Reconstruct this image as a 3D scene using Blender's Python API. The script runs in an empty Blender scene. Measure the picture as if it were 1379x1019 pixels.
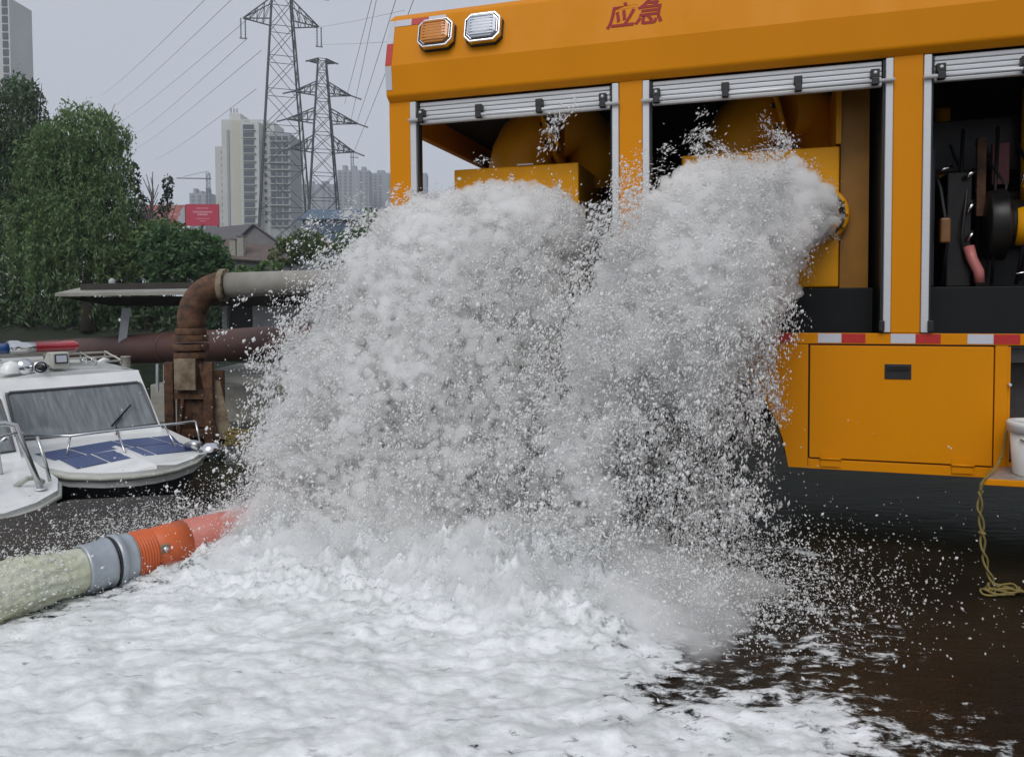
import bpy, math, random
import numpy as np
from mathutils import Vector, Matrix, Quaternion

R = math.radians
rnd = random.Random(7)
rng = np.random.default_rng(11)
scene = bpy.context.scene
COL = scene.collection

# ------------------------------------------------------------------ camera, sky, sun, exposure
CAM_H, FPX, PITCH, SHIFT = 1.6, 1030.0, R(2.5), -0.0468
cam_d = bpy.data.cameras.new('camera')
cam_d.sensor_fit = 'HORIZONTAL'
cam_d.sensor_width = 36.0
cam_d.lens = 36.0 * FPX / 1379.0
cam_d.shift_y = SHIFT
cam_d.clip_start, cam_d.clip_end = 0.05, 6000.0
cam = bpy.data.objects.new('camera', cam_d)
COL.objects.link(cam)
cam.location = (0, 0, CAM_H)
cam.rotation_euler = (R(90) - PITCH, 0, 0)
scene.camera = cam

SUN_EL, SUN_AZ = R(48), R(200)
world = bpy.data.worlds.new('World')
scene.world = world
world.use_nodes = True
wn, wl = world.node_tree.nodes, world.node_tree.links
for n_ in list(wn):
    wn.remove(n_)
w_out = wn.new('ShaderNodeOutputWorld')
w_bg = wn.new('ShaderNodeBackground')
w_sky = wn.new('ShaderNodeTexSky')
w_sky.sky_type = 'NISHITA'
w_sky.sun_disc = False
w_sky.sun_elevation = SUN_EL
w_sky.sun_rotation = SUN_AZ
w_sky.dust_density = 4.0
w_hsv = wn.new('ShaderNodeHueSaturation')
w_hsv.inputs['Saturation'].default_value = 0.25
w_mix = wn.new('ShaderNodeMixRGB')
w_mix.inputs[0].default_value = 0.86
w_mix.inputs[2].default_value = (5.6, 6.0, 6.8, 1)      # the even cloud deck
wl.new(w_sky.outputs[0], w_hsv.inputs['Color'])
wl.new(w_hsv.outputs[0], w_mix.inputs[1])
wl.new(w_mix.outputs[0], w_bg.inputs['Color'])
w_bg.inputs['Strength'].default_value = 0.1
wl.new(w_bg.outputs[0], w_out.inputs['Surface'])

sun_d = bpy.data.lights.new('sun', 'SUN')
sun_d.energy = 1.48
sun_d.angle = R(35)
sun_d.color = (1.0, 0.975, 0.94)
sun = bpy.data.objects.new('sun', sun_d)
COL.objects.link(sun)
sdir = Vector((math.sin(SUN_AZ) * math.cos(SUN_EL), math.cos(SUN_AZ) * math.cos(SUN_EL), math.sin(SUN_EL)))
sun.rotation_euler = (-sdir).to_track_quat('-Z', 'Y').to_euler()

vs = scene.view_settings
vs.view_transform = 'Standard'
vs.look = 'None'
vs.exposure = 0.0
vs.gamma = 1.0
vs.use_curve_mapping = False
scene.cycles.use_denoising = True
scene.cycles.max_bounces = 40
scene.cycles.diffuse_bounces = 24
scene.cycles.transmission_bounces = 24
scene.cycles.volume_bounces = 20
scene.cycles.transparent_max_bounces = 24
scene.cycles.volume_step_rate = 1.0


def at(px, py, Y):
    """World point that lies Y metres ahead of the camera on the line of sight through a pixel of the photograph."""
    xc = (px - 689.5) / FPX
    yc = (509.5 - py + SHIFT * 1379) / FPX
    d = Vector((xc, math.cos(PITCH) + math.sin(PITCH) * yc, -math.sin(PITCH) + math.cos(PITCH) * yc))
    return Vector((0, 0, CAM_H)) + d * (Y / d.y)


# ------------------------------------------------------------------ materials
def mat(name, color, rough=0.5, metal=0.0, spec=0.5, var=0.0, var_scale=8.0, var_color=None, bump=0.0, bump_scale=60.0,
        rough_var=0.0, translucent=0.0, coat=0.0, stretch=None, emit=None):
    m = bpy.data.materials.new(name)
    m.use_nodes = True
    nt = m.node_tree
    b = nt.nodes['Principled BSDF']
    b.inputs['Base Color'].default_value = (*color, 1)
    b.inputs['Roughness'].default_value = rough
    b.inputs['Metallic'].default_value = metal
    b.inputs['Specular IOR Level'].default_value = spec
    b.inputs['Coat Weight'].default_value = coat
    b.inputs['Coat Roughness'].default_value = 0.08
    tc = nt.nodes.new('ShaderNodeTexCoord')
    vec = tc.outputs['Object']
    if stretch:
        mp = nt.nodes.new('ShaderNodeMapping')
        mp.inputs['Scale'].default_value = stretch
        nt.links.new(vec, mp.inputs['Vector'])
        vec = mp.outputs['Vector']
    if var > 0 or rough_var > 0:
        nz = nt.nodes.new('ShaderNodeTexNoise')
        nz.inputs['Scale'].default_value = var_scale
        nz.inputs['Detail'].default_value = 7
        nz.inputs['Roughness'].default_value = 0.62
        nt.links.new(vec, nz.inputs['Vector'])
        rp = nt.nodes.new('ShaderNodeValToRGB')
        rp.color_ramp.elements[0].position = 0.36
        rp.color_ramp.elements[1].position = 0.68
        nt.links.new(nz.outputs['Fac'], rp.inputs['Fac'])
        if var > 0:
            vc = var_color if var_color else tuple(c * 0.45 for c in color)
            mx = nt.nodes.new('ShaderNodeMixRGB')
            mx.inputs[1].default_value = (*color, 1)
            mx.inputs[2].default_value = (*vc, 1)
            ml = nt.nodes.new('ShaderNodeMath')
            ml.operation = 'MULTIPLY'
            ml.inputs[1].default_value = var
            nt.links.new(rp.outputs['Color'], ml.inputs[0])
            nt.links.new(ml.outputs[0], mx.inputs[0])
            nt.links.new(mx.outputs[0], b.inputs['Base Color'])
        if rough_var > 0:
            ma = nt.nodes.new('ShaderNodeMath')
            ma.operation = 'MULTIPLY_ADD'
            ma.inputs[1].default_value = rough_var
            ma.inputs[2].default_value = rough
            nt.links.new(rp.outputs['Color'], ma.inputs[0])
            nt.links.new(ma.outputs[0], b.inputs['Roughness'])
    if bump > 0:
        n2 = nt.nodes.new('ShaderNodeTexNoise')
        n2.inputs['Scale'].default_value = bump_scale
        n2.inputs['Detail'].default_value = 5
        nt.links.new(vec, n2.inputs['Vector'])
        bp = nt.nodes.new('ShaderNodeBump')
        bp.inputs['Strength'].default_value = bump
        bp.inputs['Distance'].default_value = 0.02
        nt.links.new(n2.outputs['Fac'], bp.inputs['Height'])
        nt.links.new(bp.outputs[0], b.inputs['Normal'])
    if translucent > 0:
        out = nt.nodes['Material Output']
        tr = nt.nodes.new('ShaderNodeBsdfTranslucent')
        tr.inputs['Color'].default_value = (*color, 1)
        ms = nt.nodes.new('ShaderNodeMixShader')
        ms.inputs[0].default_value = translucent
        nt.links.new(b.outputs[0], ms.inputs[1])
        nt.links.new(tr.outputs[0], ms.inputs[2])
        nt.links.new(ms.outputs[0], out.inputs['Surface'])
    if emit:
        b.inputs['Emission Color'].default_value = (*color, 1)
        b.inputs['Emission Strength'].default_value = emit
    return m


M = {}
M['orange'] = mat('truck_paint', (0.68, 0.245, 0.0012), 0.40, spec=0.14, var=0.25, var_scale=2.2, var_color=(0.54, 0.19, 0.002), rough_var=0.2, bump=0.012, bump_scale=6, stretch=(1, 1, 0.35))
M['pump_yellow'] = mat('pump_paint', (0.80, 0.35, 0.003), 0.38, spec=0.2, var=0.35, var_scale=5, var_color=(0.55, 0.22, 0.004))
M['alu'] = mat('brushed_aluminium', (0.62, 0.64, 0.66), 0.45, metal=0.25, var=0.3, var_scale=9, var_color=(0.45, 0.47, 0.5), stretch=(1, 1, 12))
M['black'] = mat('black_plastic', (0.015, 0.014, 0.016), 0.45)
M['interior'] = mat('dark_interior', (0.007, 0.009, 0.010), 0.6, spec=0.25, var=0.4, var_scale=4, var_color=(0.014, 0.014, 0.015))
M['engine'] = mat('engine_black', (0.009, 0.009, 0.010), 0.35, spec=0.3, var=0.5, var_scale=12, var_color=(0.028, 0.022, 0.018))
M['tape_white'] = mat('reflective_white', (0.56, 0.57, 0.63), 0.35, var=0.25, var_scale=40, var_color=(0.42, 0.43, 0.5))
M['tape_red'] = mat('reflective_red', (0.50, 0.022, 0.020), 0.35, var=0.4, var_scale=30, var_color=(0.32, 0.02, 0.02))
M['chrome'] = mat('chrome', (0.72, 0.72, 0.74), 0.16, metal=1.0)
M['amber'] = mat('amber_lens', (0.62, 0.22, 0.012), 0.18, coat=0.5, var=0.3, var_scale=14, var_color=(0.42, 0.12, 0.01))
M['clear_lens'] = mat('clear_lens', (0.48, 0.52, 0.60), 0.15, coat=0.5, var=0.35, var_scale=10, var_color=(0.62, 0.66, 0.74))
M['sign_red'] = mat('red_lettering', (0.30, 0.012, 0.012), 0.5, spec=0.2)
M['rubber'] = mat('tyre_rubber', (0.018, 0.018, 0.018), 0.7, bump=0.2, bump_scale=30)
M['steel'] = mat('dark_steel', (0.06, 0.06, 0.062), 0.5, metal=0.3, var=0.5, var_scale=10, var_color=(0.03, 0.025, 0.02))
M['plate'] = mat('tread_plate', (0.42, 0.40, 0.38), 0.35, metal=0.3, var=0.6, var_scale=26, var_color=(0.20, 0.17, 0.13), bump=0.3, bump_scale=70)
M['white_plastic'] = mat('white_plastic', (0.72, 0.73, 0.72), 0.4, var=0.2, var_scale=9, var_color=(0.55, 0.56, 0.54))
M['rope'] = mat('yellow_rope', (0.26, 0.20, 0.06), 0.85, var=0.5, var_scale=60, bump=0.4, bump_scale=200)
M['gelcoat'] = mat('boat_gelcoat', (0.82, 0.83, 0.82), 0.28, coat=0.3, var=0.35, var_scale=3, var_color=(0.55, 0.56, 0.55), bump=0.01, bump_scale=5)
M['gelcoat_dirty'] = mat('weathered_white', (0.50, 0.51, 0.46), 0.5, var=0.6, var_scale=9, var_color=(0.30, 0.30, 0.24))
M['blue_deck'] = mat('blue_deck_paint', (0.045, 0.075, 0.20), 0.35, var=0.4, var_scale=6, var_color=(0.07, 0.10, 0.22))
M['boat_hull_dark'] = mat('hull_underside', (0.035, 0.038, 0.042), 0.5, var=0.6, var_scale=5)  # near-black colour stands in for the shadow below the bow
M['seal'] = mat('grey_rubber_seal', (0.10, 0.105, 0.11), 0.5)
M['lens_blue'] = mat('blue_lens', (0.012, 0.075, 0.27), 0.2, coat=0.4)
M['lens_red'] = mat('red_lens', (0.46, 0.012, 0.025), 0.2, coat=0.4)
M['stainless'] = mat('stainless_tube', (0.55, 0.56, 0.56), 0.25, metal=0.9)
M['brown'] = mat('brown_leather', (0.10, 0.035, 0.02), 0.6)
M['rust'] = mat('rusted_iron', (0.15, 0.068, 0.032), 0.8, var=0.95, var_scale=9, var_color=(0.028, 0.018, 0.014), bump=0.5, bump_scale=28)
M['rust_pale'] = mat('flaking_painted_iron', (0.30, 0.25, 0.17), 0.75, var=0.8, var_scale=6, var_color=(0.09, 0.042, 0.022), bump=0.4, bump_scale=24)
M['red_pipe'] = mat('red_oxide_pipe', (0.088, 0.036, 0.028), 0.6, var=0.7, var_scale=3, var_color=(0.05, 0.028, 0.024), bump=0.15, bump_scale=12)
M['grey_pipe'] = mat('grey_painted_pipe', (0.30, 0.29, 0.26), 0.55, var=0.5, var_scale=4, var_color=(0.16, 0.13, 0.10))
M['concrete'] = mat('pale_concrete', (0.36, 0.35, 0.31), 0.8, var=0.6, var_scale=5, var_color=(0.16, 0.15, 0.12), bump=0.3, bump_scale=30)
M['dark_wood'] = mat('dark_timber', (0.04, 0.035, 0.03), 0.8, var=0.5, var_scale=5, bump=0.3)
M['cabin_white'] = mat('cabin_grey_white', (0.42, 0.44, 0.46), 0.6, var=0.4, var_scale=4)
M['hose_orange'] = mat('orange_hose_rubber', (0.62, 0.125, 0.03), 0.5, var=0.4, var_scale=9, var_color=(0.45, 0.08, 0.02))
M['hose_pink'] = mat('misted_hose', (0.55, 0.19, 0.15), 0.5, var=0.5, var_scale=6, var_color=(0.42, 0.10, 0.07))  # pink puts the mist over the orange hose into its colour
M['galv'] = mat('galvanised_steel', (0.42, 0.46, 0.50), 0.42, metal=0.45, var=0.6, var_scale=7, var_color=(0.24, 0.27, 0.30))
M['pylon'] = mat('pylon_steel', (0.085, 0.095, 0.105), 0.6, metal=0.2)
M['wire'] = mat('cable', (0.20, 0.21, 0.225), 0.6)  # lightened grey, some haze put into the colour
M['wire_hazed'] = mat('hazed_cable', (0.36, 0.375, 0.40), 0.6)  # paler copy of the cable colour, standing in for distance haze
M['insulator'] = mat('insulator_glass', (0.14, 0.16, 0.18), 0.4)
M['tower_pale'] = mat('apartment_render', (0.55, 0.56, 0.53), 0.8, var=0.3, var_scale=0.05)
M['tower_cream'] = mat('apartment_cream', (0.50, 0.48, 0.40), 0.8)
M['tower_grey'] = mat('apartment_grey', (0.30, 0.32, 0.33), 0.8)
M['window_dark'] = mat('far_window', (0.07, 0.085, 0.10), 0.25)
M['balcony'] = mat('balcony_face', (0.34, 0.35, 0.34), 0.7)
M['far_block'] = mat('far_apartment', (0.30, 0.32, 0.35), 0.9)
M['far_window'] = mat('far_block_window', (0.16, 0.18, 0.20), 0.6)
M['billboard_red'] = mat('billboard_red', (0.46, 0.035, 0.075), 0.6)
M['billboard_print'] = mat('billboard_print', (0.62, 0.30, 0.34), 0.6)
M['billboard_photo'] = mat('billboard_photo', (0.40, 0.22, 0.17), 0.6, var=0.8, var_scale=0.6, var_color=(0.45, 0.06, 0.08))
M['roof_tile'] = mat('grey_roof_tile', (0.13, 0.125, 0.135), 0.75, var=0.4, var_scale=2, bump=0.4, bump_scale=6)
M['roof_brown'] = mat('brown_roof_tile', (0.135, 0.10, 0.09), 0.8, var=0.5, var_scale=2, bump=0.4, bump_scale=6)
M['house_wall'] = mat('house_wall', (0.21, 0.20, 0.205), 0.85, var=0.4, var_scale=1.5)
M['blue_shed'] = mat('blue_shed_sheet', (0.085, 0.13, 0.19), 0.6, var=0.3, var_scale=1.0)
M['bark'] = mat('bark', (0.055, 0.045, 0.035), 0.9, var=0.5, var_scale=6, bump=0.5, bump_scale=20)
M['leaf_willow'] = mat('willow_leaf', (0.150, 0.237, 0.082), 0.6, translucent=0.3, var=0.6, var_scale=0.9, var_color=(0.087, 0.160, 0.072))
M['leaf_willow_dark'] = mat('willow_leaf_dark', (0.088, 0.149, 0.066), 0.6, translucent=0.25, var=0.6, var_scale=0.8, var_color=(0.053, 0.100, 0.053))
M['leaf_bush'] = mat('bush_leaf', (0.078, 0.157, 0.053), 0.6, translucent=0.3, var=0.6, var_scale=0.9, var_color=(0.044, 0.106, 0.044))
M['leaf_light'] = mat('light_bush_leaf', (0.12, 0.16, 0.04), 0.6, translucent=0.3, var=0.6, var_scale=0.7, var_color=(0.05, 0.10, 0.03))
M['leaf_poplar'] = mat('poplar_leaf', (0.045, 0.065, 0.045), 0.6, translucent=0.2)
M['earth'] = mat('river_bank_earth', (0.022, 0.026, 0.016), 0.9, var=0.6, var_scale=0.4, var_color=(0.016, 0.024, 0.010))


def glass_mat():
    m = bpy.data.materials.new('windscreen_glass')
    m.use_nodes = True
    nt = m.node_tree
    b = nt.nodes['Principled BSDF']
    out = nt.nodes['Material Output']
    b.inputs['Base Color'].default_value = (0.30, 0.33, 0.35, 1)  # pale base colour stands in for the sky's reflection
    b.inputs['Roughness'].default_value = 0.06
    tr = nt.nodes.new('ShaderNodeBsdfTransparent')
    tr.inputs['Color'].default_value = (0.62, 0.68, 0.70, 1)
    ms = nt.nodes.new('ShaderNodeMixShader')
    tc = nt.nodes.new('ShaderNodeTexCoord')
    mp = nt.nodes.new('ShaderNodeMapping')
    mp.inputs['Scale'].default_value = (1.0, 9.0, 1.2)
    nz = nt.nodes.new('ShaderNodeTexNoise')
    nz.inputs['Scale'].default_value = 3.0
    nz.inputs['Detail'].default_value = 4
    mr = nt.nodes.new('ShaderNodeMapRange')
    mr.inputs['From Min'].default_value = 0.3
    mr.inputs['From Max'].default_value = 0.75
    mr.inputs['To Min'].default_value = 0.42
    mr.inputs['To Max'].default_value = 0.78
    nt.links.new(tc.outputs['Object'], mp.inputs['Vector'])
    nt.links.new(mp.outputs[0], nz.inputs['Vector'])
    nt.links.new(nz.outputs['Fac'], mr.inputs['Value'])
    nt.links.new(mr.outputs[0], ms.inputs[0])
    nt.links.new(tr.outputs[0], ms.inputs[1])
    nt.links.new(b.outputs[0], ms.inputs[2])
    nt.links.new(ms.outputs[0], out.inputs['Surface'])
    return m


M['glass'] = glass_mat()


# ------------------------------------------------------------------ mesh helpers
class MB:
    def __init__(self):
        self.v, self.f, self.s = [], [], []

    def add(self, vs_, fs_, smooth=False):
        o = len(self.v)
        self.v += [tuple(p) for p in vs_]
        for f in fs_:
            self.f.append(tuple(i + o for i in f))
            self.s.append(smooth)
        return self

    def box(self, x0, x1, y0, y1, z0, z1, mx=None):
        p = [(x, y, z) for z in (z0, z1) for y in (y0, y1) for x in (x0, x1)]
        if mx is not None:
            p = [mx @ Vector(q) for q in p]
        return self.add(p, [(0, 2, 3, 1), (4, 5, 7, 6), (0, 1, 5, 4), (2, 6, 7, 3), (0, 4, 6, 2), (1, 3, 7, 5)])

    def bar(self, a, b, w, h=None):
        a, b = Vector(a), Vector(b)
        d = b - a
        if d.length < 1e-6:
            return self
        h = h or w
        q = d.to_track_quat('Z', 'Y').to_matrix().to_4x4()
        return self.box(-w / 2, w / 2, -h / 2, h / 2, 0, d.length, Matrix.Translation(a) @ q)

    def prism(self, poly, d0, d1, plane='xz'):
        n = len(poly)

        def P(p, d):
            if plane == 'xz':
                return (p[0], d, p[1])
            if plane == 'yz':
                return (d, p[0], p[1])
            return (p[0], p[1], d)
        vs_ = [P(p, d0) for p in poly] + [P(p, d1) for p in poly]
        fs_ = [tuple(range(n))[::-1], tuple(range(n, 2 * n))]
        fs_ += [(i, (i + 1) % n, n + (i + 1) % n, n + i) for i in range(n)]
        return self.add(vs_, fs_)

    def tube(self, pts, r, n=10, caps=True, closed=False):
        pts = [Vector(p) for p in pts]
        k = len(pts)
        rs = list(r) if isinstance(r, (list, tuple)) else [r] * k
        tang = []
        for i in range(k):
            if closed:
                t = pts[(i + 1) % k] - pts[i - 1]
            else:
                t = pts[min(i + 1, k - 1)] - pts[max(i - 1, 0)]
            tang.append(t.normalized())
        up = Vector((0, 0, 1)) if abs(tang[0].z) < 0.9 else Vector((1, 0, 0))
        nrm = (up - tang[0] * up.dot(tang[0])).normalized()
        vs_ = []
        for i in range(k):
            if i:
                nrm = (nrm - tang[i] * nrm.dot(tang[i])).normalized()
            bn = tang[i].cross(nrm)
            for j in range(n):
                a = 2 * math.pi * j / n
                vs_.append(pts[i] + (nrm * math.cos(a) + bn * math.sin(a)) * rs[i])
        fs_ = []
        for i in range(k if closed else k - 1):
            i2 = (i + 1) % k
            for j in range(n):
                fs_.append((i * n + j, i * n + (j + 1) % n, i2 * n + (j + 1) % n, i2 * n + j))
        self.add(vs_, fs_, True)
        if caps and not closed:
            o = len(self.v) - len(vs_)
            self.f.append(tuple(o + j for j in range(n))[::-1]); self.s.append(False)
            self.f.append(tuple(o + (k - 1) * n + j for j in range(n))); self.s.append(False)
        return self

    def lathe(self, prof, origin, axis, n=24, closed_ends=False):
        origin, axis = Vector(origin), Vector(axis).normalized()
        q = axis.to_track_quat('Z', 'Y')
        vs_, fs_ = [], []
        for (r, h) in prof:
            for j in range(n):
                a = 2 * math.pi * j / n
                vs_.append(origin + q @ Vector((r * math.cos(a), r * math.sin(a), h)))
        for i in range(len(prof) - 1):
            for j in range(n):
                fs_.append((i * n + j, i * n + (j + 1) % n, (i + 1) * n + (j + 1) % n, (i + 1) * n + j))
        self.add(vs_, fs_, True)
        if closed_ends:
            o = len(self.v) - len(vs_)
            self.f.append(tuple(o + j for j in range(n))[::-1]); self.s.append(False)
            self.f.append(tuple(o + (len(prof) - 1) * n + j for j in range(n))); self.s.append(False)
        return self

    def ring(self, c, axis, R_, r, n=28, m=8):
        c, axis = Vector(c), Vector(axis).normalized()
        q = axis.to_track_quat('Z', 'Y')
        pts = [c + q @ Vector((R_ * math.cos(2 * math.pi * i / n), R_ * math.sin(2 * math.pi * i / n), 0)) for i in range(n)]
        return self.tube(pts, r, m, closed=True)

    def build(self, name, material, parent=None, bevel=0.0, kind=None, label=None, loc=None):
        me = bpy.data.meshes.new(name)
        me.from_pydata(self.v, [], self.f)
        me.polygons.foreach_set('use_smooth', self.s)
        me.validate()
        me.update()
        me.materials.append(material)
        return link(name, me, parent, bevel, kind, label, loc)


def link(name, me, parent=None, bevel=0.0, kind=None, label=None, loc=None):
    o = bpy.data.objects.new(name, me)
    COL.objects.link(o)
    if parent is not None:
        o.parent = parent
    if loc is not None:
        o.location = loc
    if bevel > 0:
        b = o.modifiers.new('bevel', 'BEVEL')
        b.width = bevel
        b.segments = 2
        b.limit_method = 'ANGLE'
        b.angle_limit = R(40)
    if kind:
        o['kind'] = kind
    if label:
        o['label'] = label
    return o


def tag(o, label=None, cat=None, group=None, kind=None):
    if label: o['label'] = label
    if cat: o['category'] = cat
    if group: o['group'] = group
    if kind: o['kind'] = kind
    return o


def thing(name, label, cat, loc=(0, 0, 0), rot=(0, 0, 0), group=None):
    o = bpy.data.objects.new(name, None)
    COL.objects.link(o)
    o.empty_display_size = 0.2
    o.location = loc
    o.rotation_euler = rot
    return tag(o, label, cat, group)


def copy_tree(o, parent=None):
    c = o.copy()
    COL.objects.link(c)
    if parent is not None:
        c.parent = parent
    for ch in list(o.children):
        copy_tree(ch, c)
    return c


def mesh_np(name, V, F, smooth=True):
    """Mesh straight from numpy arrays; F is (n,3) or (n,4)."""
    me = bpy.data.meshes.new(name)
    k = F.shape[1]
    me.vertices.add(len(V))
    me.vertices.foreach_set('co', np.ascontiguousarray(V, dtype=np.float32).ravel())
    me.loops.add(F.size)
    me.loops.foreach_set('vertex_index', np.ascontiguousarray(F, dtype=np.int32).ravel())
    me.polygons.add(len(F))
    me.polygons.foreach_set('loop_start', np.arange(0, F.size, k, dtype=np.int32))
    me.polygons.foreach_set('loop_total', np.full(len(F), k, dtype=np.int32))
    me.polygons.foreach_set('use_smooth', np.full(len(F), smooth, dtype=bool))
    me.update(calc_edges=True)
    return me


# numpy gradient noise ------------------------------------------------
_perm = rng.permutation(256)
_perm = np.concatenate([_perm, _perm, _perm])
_grad = rng.normal(size=(256, 3))
_grad /= np.linalg.norm(_grad, axis=1)[:, None]


def pnoise(p):
    p = np.asarray(p, dtype=np.float64)
    i = np.floor(p).astype(int)
    f = p - i
    i &= 255
    u = f * f * f * (f * (f * 6 - 15) + 10)
    out = 0
    for dx in (0, 1):
        for dy in (0, 1):
            for dz in (0, 1):
                h = _perm[_perm[_perm[i[:, 0] + dx] + i[:, 1] + dy] + i[:, 2] + dz]
                g = _grad[h]
                d = ((f - (dx, dy, dz)) * g).sum(1)
                w = (u[:, 0] if dx else 1 - u[:, 0]) * (u[:, 1] if dy else 1 - u[:, 1]) * (u[:, 2] if dz else 1 - u[:, 2])
                out = out + w * d
    return out * 1.6


def fbm(p, octaves=4, gain=0.5, billow=False):
    p = np.asarray(p, dtype=np.float64)
    a, s, t = 1.0, 0.0, 0.0
    for k in range(octaves):
        n_ = pnoise(p * (2.03 ** k) + 17.3 * k)
        s = s + a * (np.abs(n_) * 2 - 0.6 if billow else n_)
        t += a
        a *= gain
    return s / t


# ------------------------------------------------------------------ the setting: quay, river, far bank
def wet_ground_mat():
    m = bpy.data.materials.new('flooded_pavement')
    m.use_nodes = True
    nt = m.node_tree
    L = nt.links.new
    b = nt.nodes['Principled BSDF']
    tc = nt.nodes.new('ShaderNodeTexCoord')
    n1 = nt.nodes.new('ShaderNodeTexNoise'); n1.inputs['Scale'].default_value = 1.3; n1.inputs['Detail'].default_value = 8
    n2 = nt.nodes.new('ShaderNodeTexNoise'); n2.inputs['Scale'].default_value = 90; n2.inputs['Detail'].default_value = 3
    L(tc.outputs['Object'], n1.inputs['Vector']); L(tc.outputs['Object'], n2.inputs['Vector'])
    r1 = nt.nodes.new('ShaderNodeValToRGB')
    r1.color_ramp.elements[0].position, r1.color_ramp.elements[1].position = 0.32, 0.7
    r1.color_ramp.elements[0].color = (0.022, 0.016, 0.011, 1)
    r1.color_ramp.elements[1].color = (0.042, 0.029, 0.018, 1)
    L(n1.outputs['Fac'], r1.inputs['Fac'])
    mx = nt.nodes.new('ShaderNodeMixRGB'); mx.blend_type = 'MULTIPLY'; mx.inputs[0].default_value = 0.6
    r2 = nt.nodes.new('ShaderNodeValToRGB')
    r2.color_ramp.elements[0].position, r2.color_ramp.elements[1].position = 0.38, 0.62
    r2.color_ramp.elements[0].color = (0.35, 0.35, 0.35, 1)
    L(n2.outputs['Fac'], r2.inputs['Fac'])
    L(r1.outputs[0], mx.inputs[1]); L(r2.outputs[0], mx.inputs[2])
    L(mx.outputs[0], b.inputs['Base Color'])
    b.inputs['Roughness'].default_value = 0.2
    b.inputs['Specular IOR Level'].default_value = 0.13
    b.inputs['IOR'].default_value = 1.33
    # ripples of running water, elongated across the flow
    mp = nt.nodes.new('ShaderNodeMapping'); mp.inputs['Rotation'].default_value = (0, 0, R(18)); mp.inputs['Scale'].default_value = (0.55, 1.6, 1)
    L(tc.outputs['Object'], mp.inputs['Vector'])
    n3 = nt.nodes.new('ShaderNodeTexNoise'); n3.inputs['Scale'].default_value = 9; n3.inputs['Detail'].default_value = 6; n3.inputs['Distortion'].default_value = 0.9
    n3.inputs['Roughness'].default_value = 0.68
    L(mp.outputs[0], n3.inputs['Vector'])
    bp = nt.nodes.new('ShaderNodeBump'); bp.inputs['Strength'].default_value = 0.5; bp.inputs['Distance'].default_value = 0.012
    L(n3.outputs['Fac'], bp.inputs['Height']); L(bp.outputs[0], b.inputs['Normal'])
    return m


def water_mat(name, color, scale, dist, rough=0.08):
    m = bpy.data.materials.new(name)
    m.use_nodes = True
    nt = m.node_tree
    b = nt.nodes['Principled BSDF']
    b.inputs['Base Color'].default_value = (*color, 1)
    b.inputs['Roughness'].default_value = rough
    b.inputs['IOR'].default_value = 1.33
    tc = nt.nodes.new('ShaderNodeTexCoord')
    n3 = nt.nodes.new('ShaderNodeTexNoise'); n3.inputs['Scale'].default_value = scale; n3.inputs['Detail'].default_value = 5
    nt.links.new(tc.outputs['Object'], n3.inputs['Vector'])
    bp = nt.nodes.new('ShaderNodeBump'); bp.inputs['Distance'].default_value = dist
    nt.links.new(n3.outputs['Fac'], bp.inputs['Height']); nt.links.new(bp.outputs[0], b.inputs['Normal'])
    return m


RIVER_Z = -0.62
quay_edge = [(-14, -8), (-14, 4.0), (-6, 4.4), (-4.15, 4.95), (-3.62, 5.55), (-3.50, 5.98), (-2.74, 6.14), (-2.56, 5.80), (-1.7, 5.95), (-1.5, 9),
             (0, 12.5), (40, 18), (40, -8)]
MB().prism(quay_edge[::-1], -1.6, 0.0, 'xy').build('quay_pavement', wet_ground_mat(), kind='structure')
MB().prism([(-700, -60), (700, -60), (700, 60), (-700, 60)], RIVER_Z - 0.4, RIVER_Z, 'xy').build('river_water', water_mat('river_water', (0.018, 0.024, 0.017), 1.6, 0.05), kind='structure')
bank = MB()
NB = 60
for i in range(NB):                                   # the far bank: a low earth slope, then flat ground to the horizon
    pass
xs = [-700 + 1400 * i / NB for i in range(NB + 1)]
rows = []
for i, x in enumerate(xs):
    y0 = 39.0 + 1.6 * math.sin(i * 1.7) + abs(x) * 0.01
    rows.append([(x, y0, RIVER_Z - 0.3), (x, y0 + 2.2, 0.25 + 0.2 * math.sin(i)), (x, y0 + 7, 0.8), (x, 140, 0.8), (x * 1.3, 900, 0.8)])
v_, f_ = [], []
for r_ in rows:
    v_ += r_
for i in range(NB):
    for j in range(4):
        a = i * 5 + j
        f_.append((a, a + 5, a + 6, a + 1))
bank.add(v_, f_)
bank.build('river_bank_ground', M['earth'], kind='structure')

# ------------------------------------------------------------------ the pump truck (local x along its side, y into it, z up)
truck = thing('pump_truck', 'orange emergency pump truck with three open roller shutters behind the splashing water', 'truck',
              (2.7726, 4.3930, 0.0), (0, R(-0.48), R(-17.3)))
OR = M['orange']
UL, UR, WID = -3.80, 1.25, 2.40
Z0, Z1 = 1.39, 3.01                                    # the shutter openings
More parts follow.
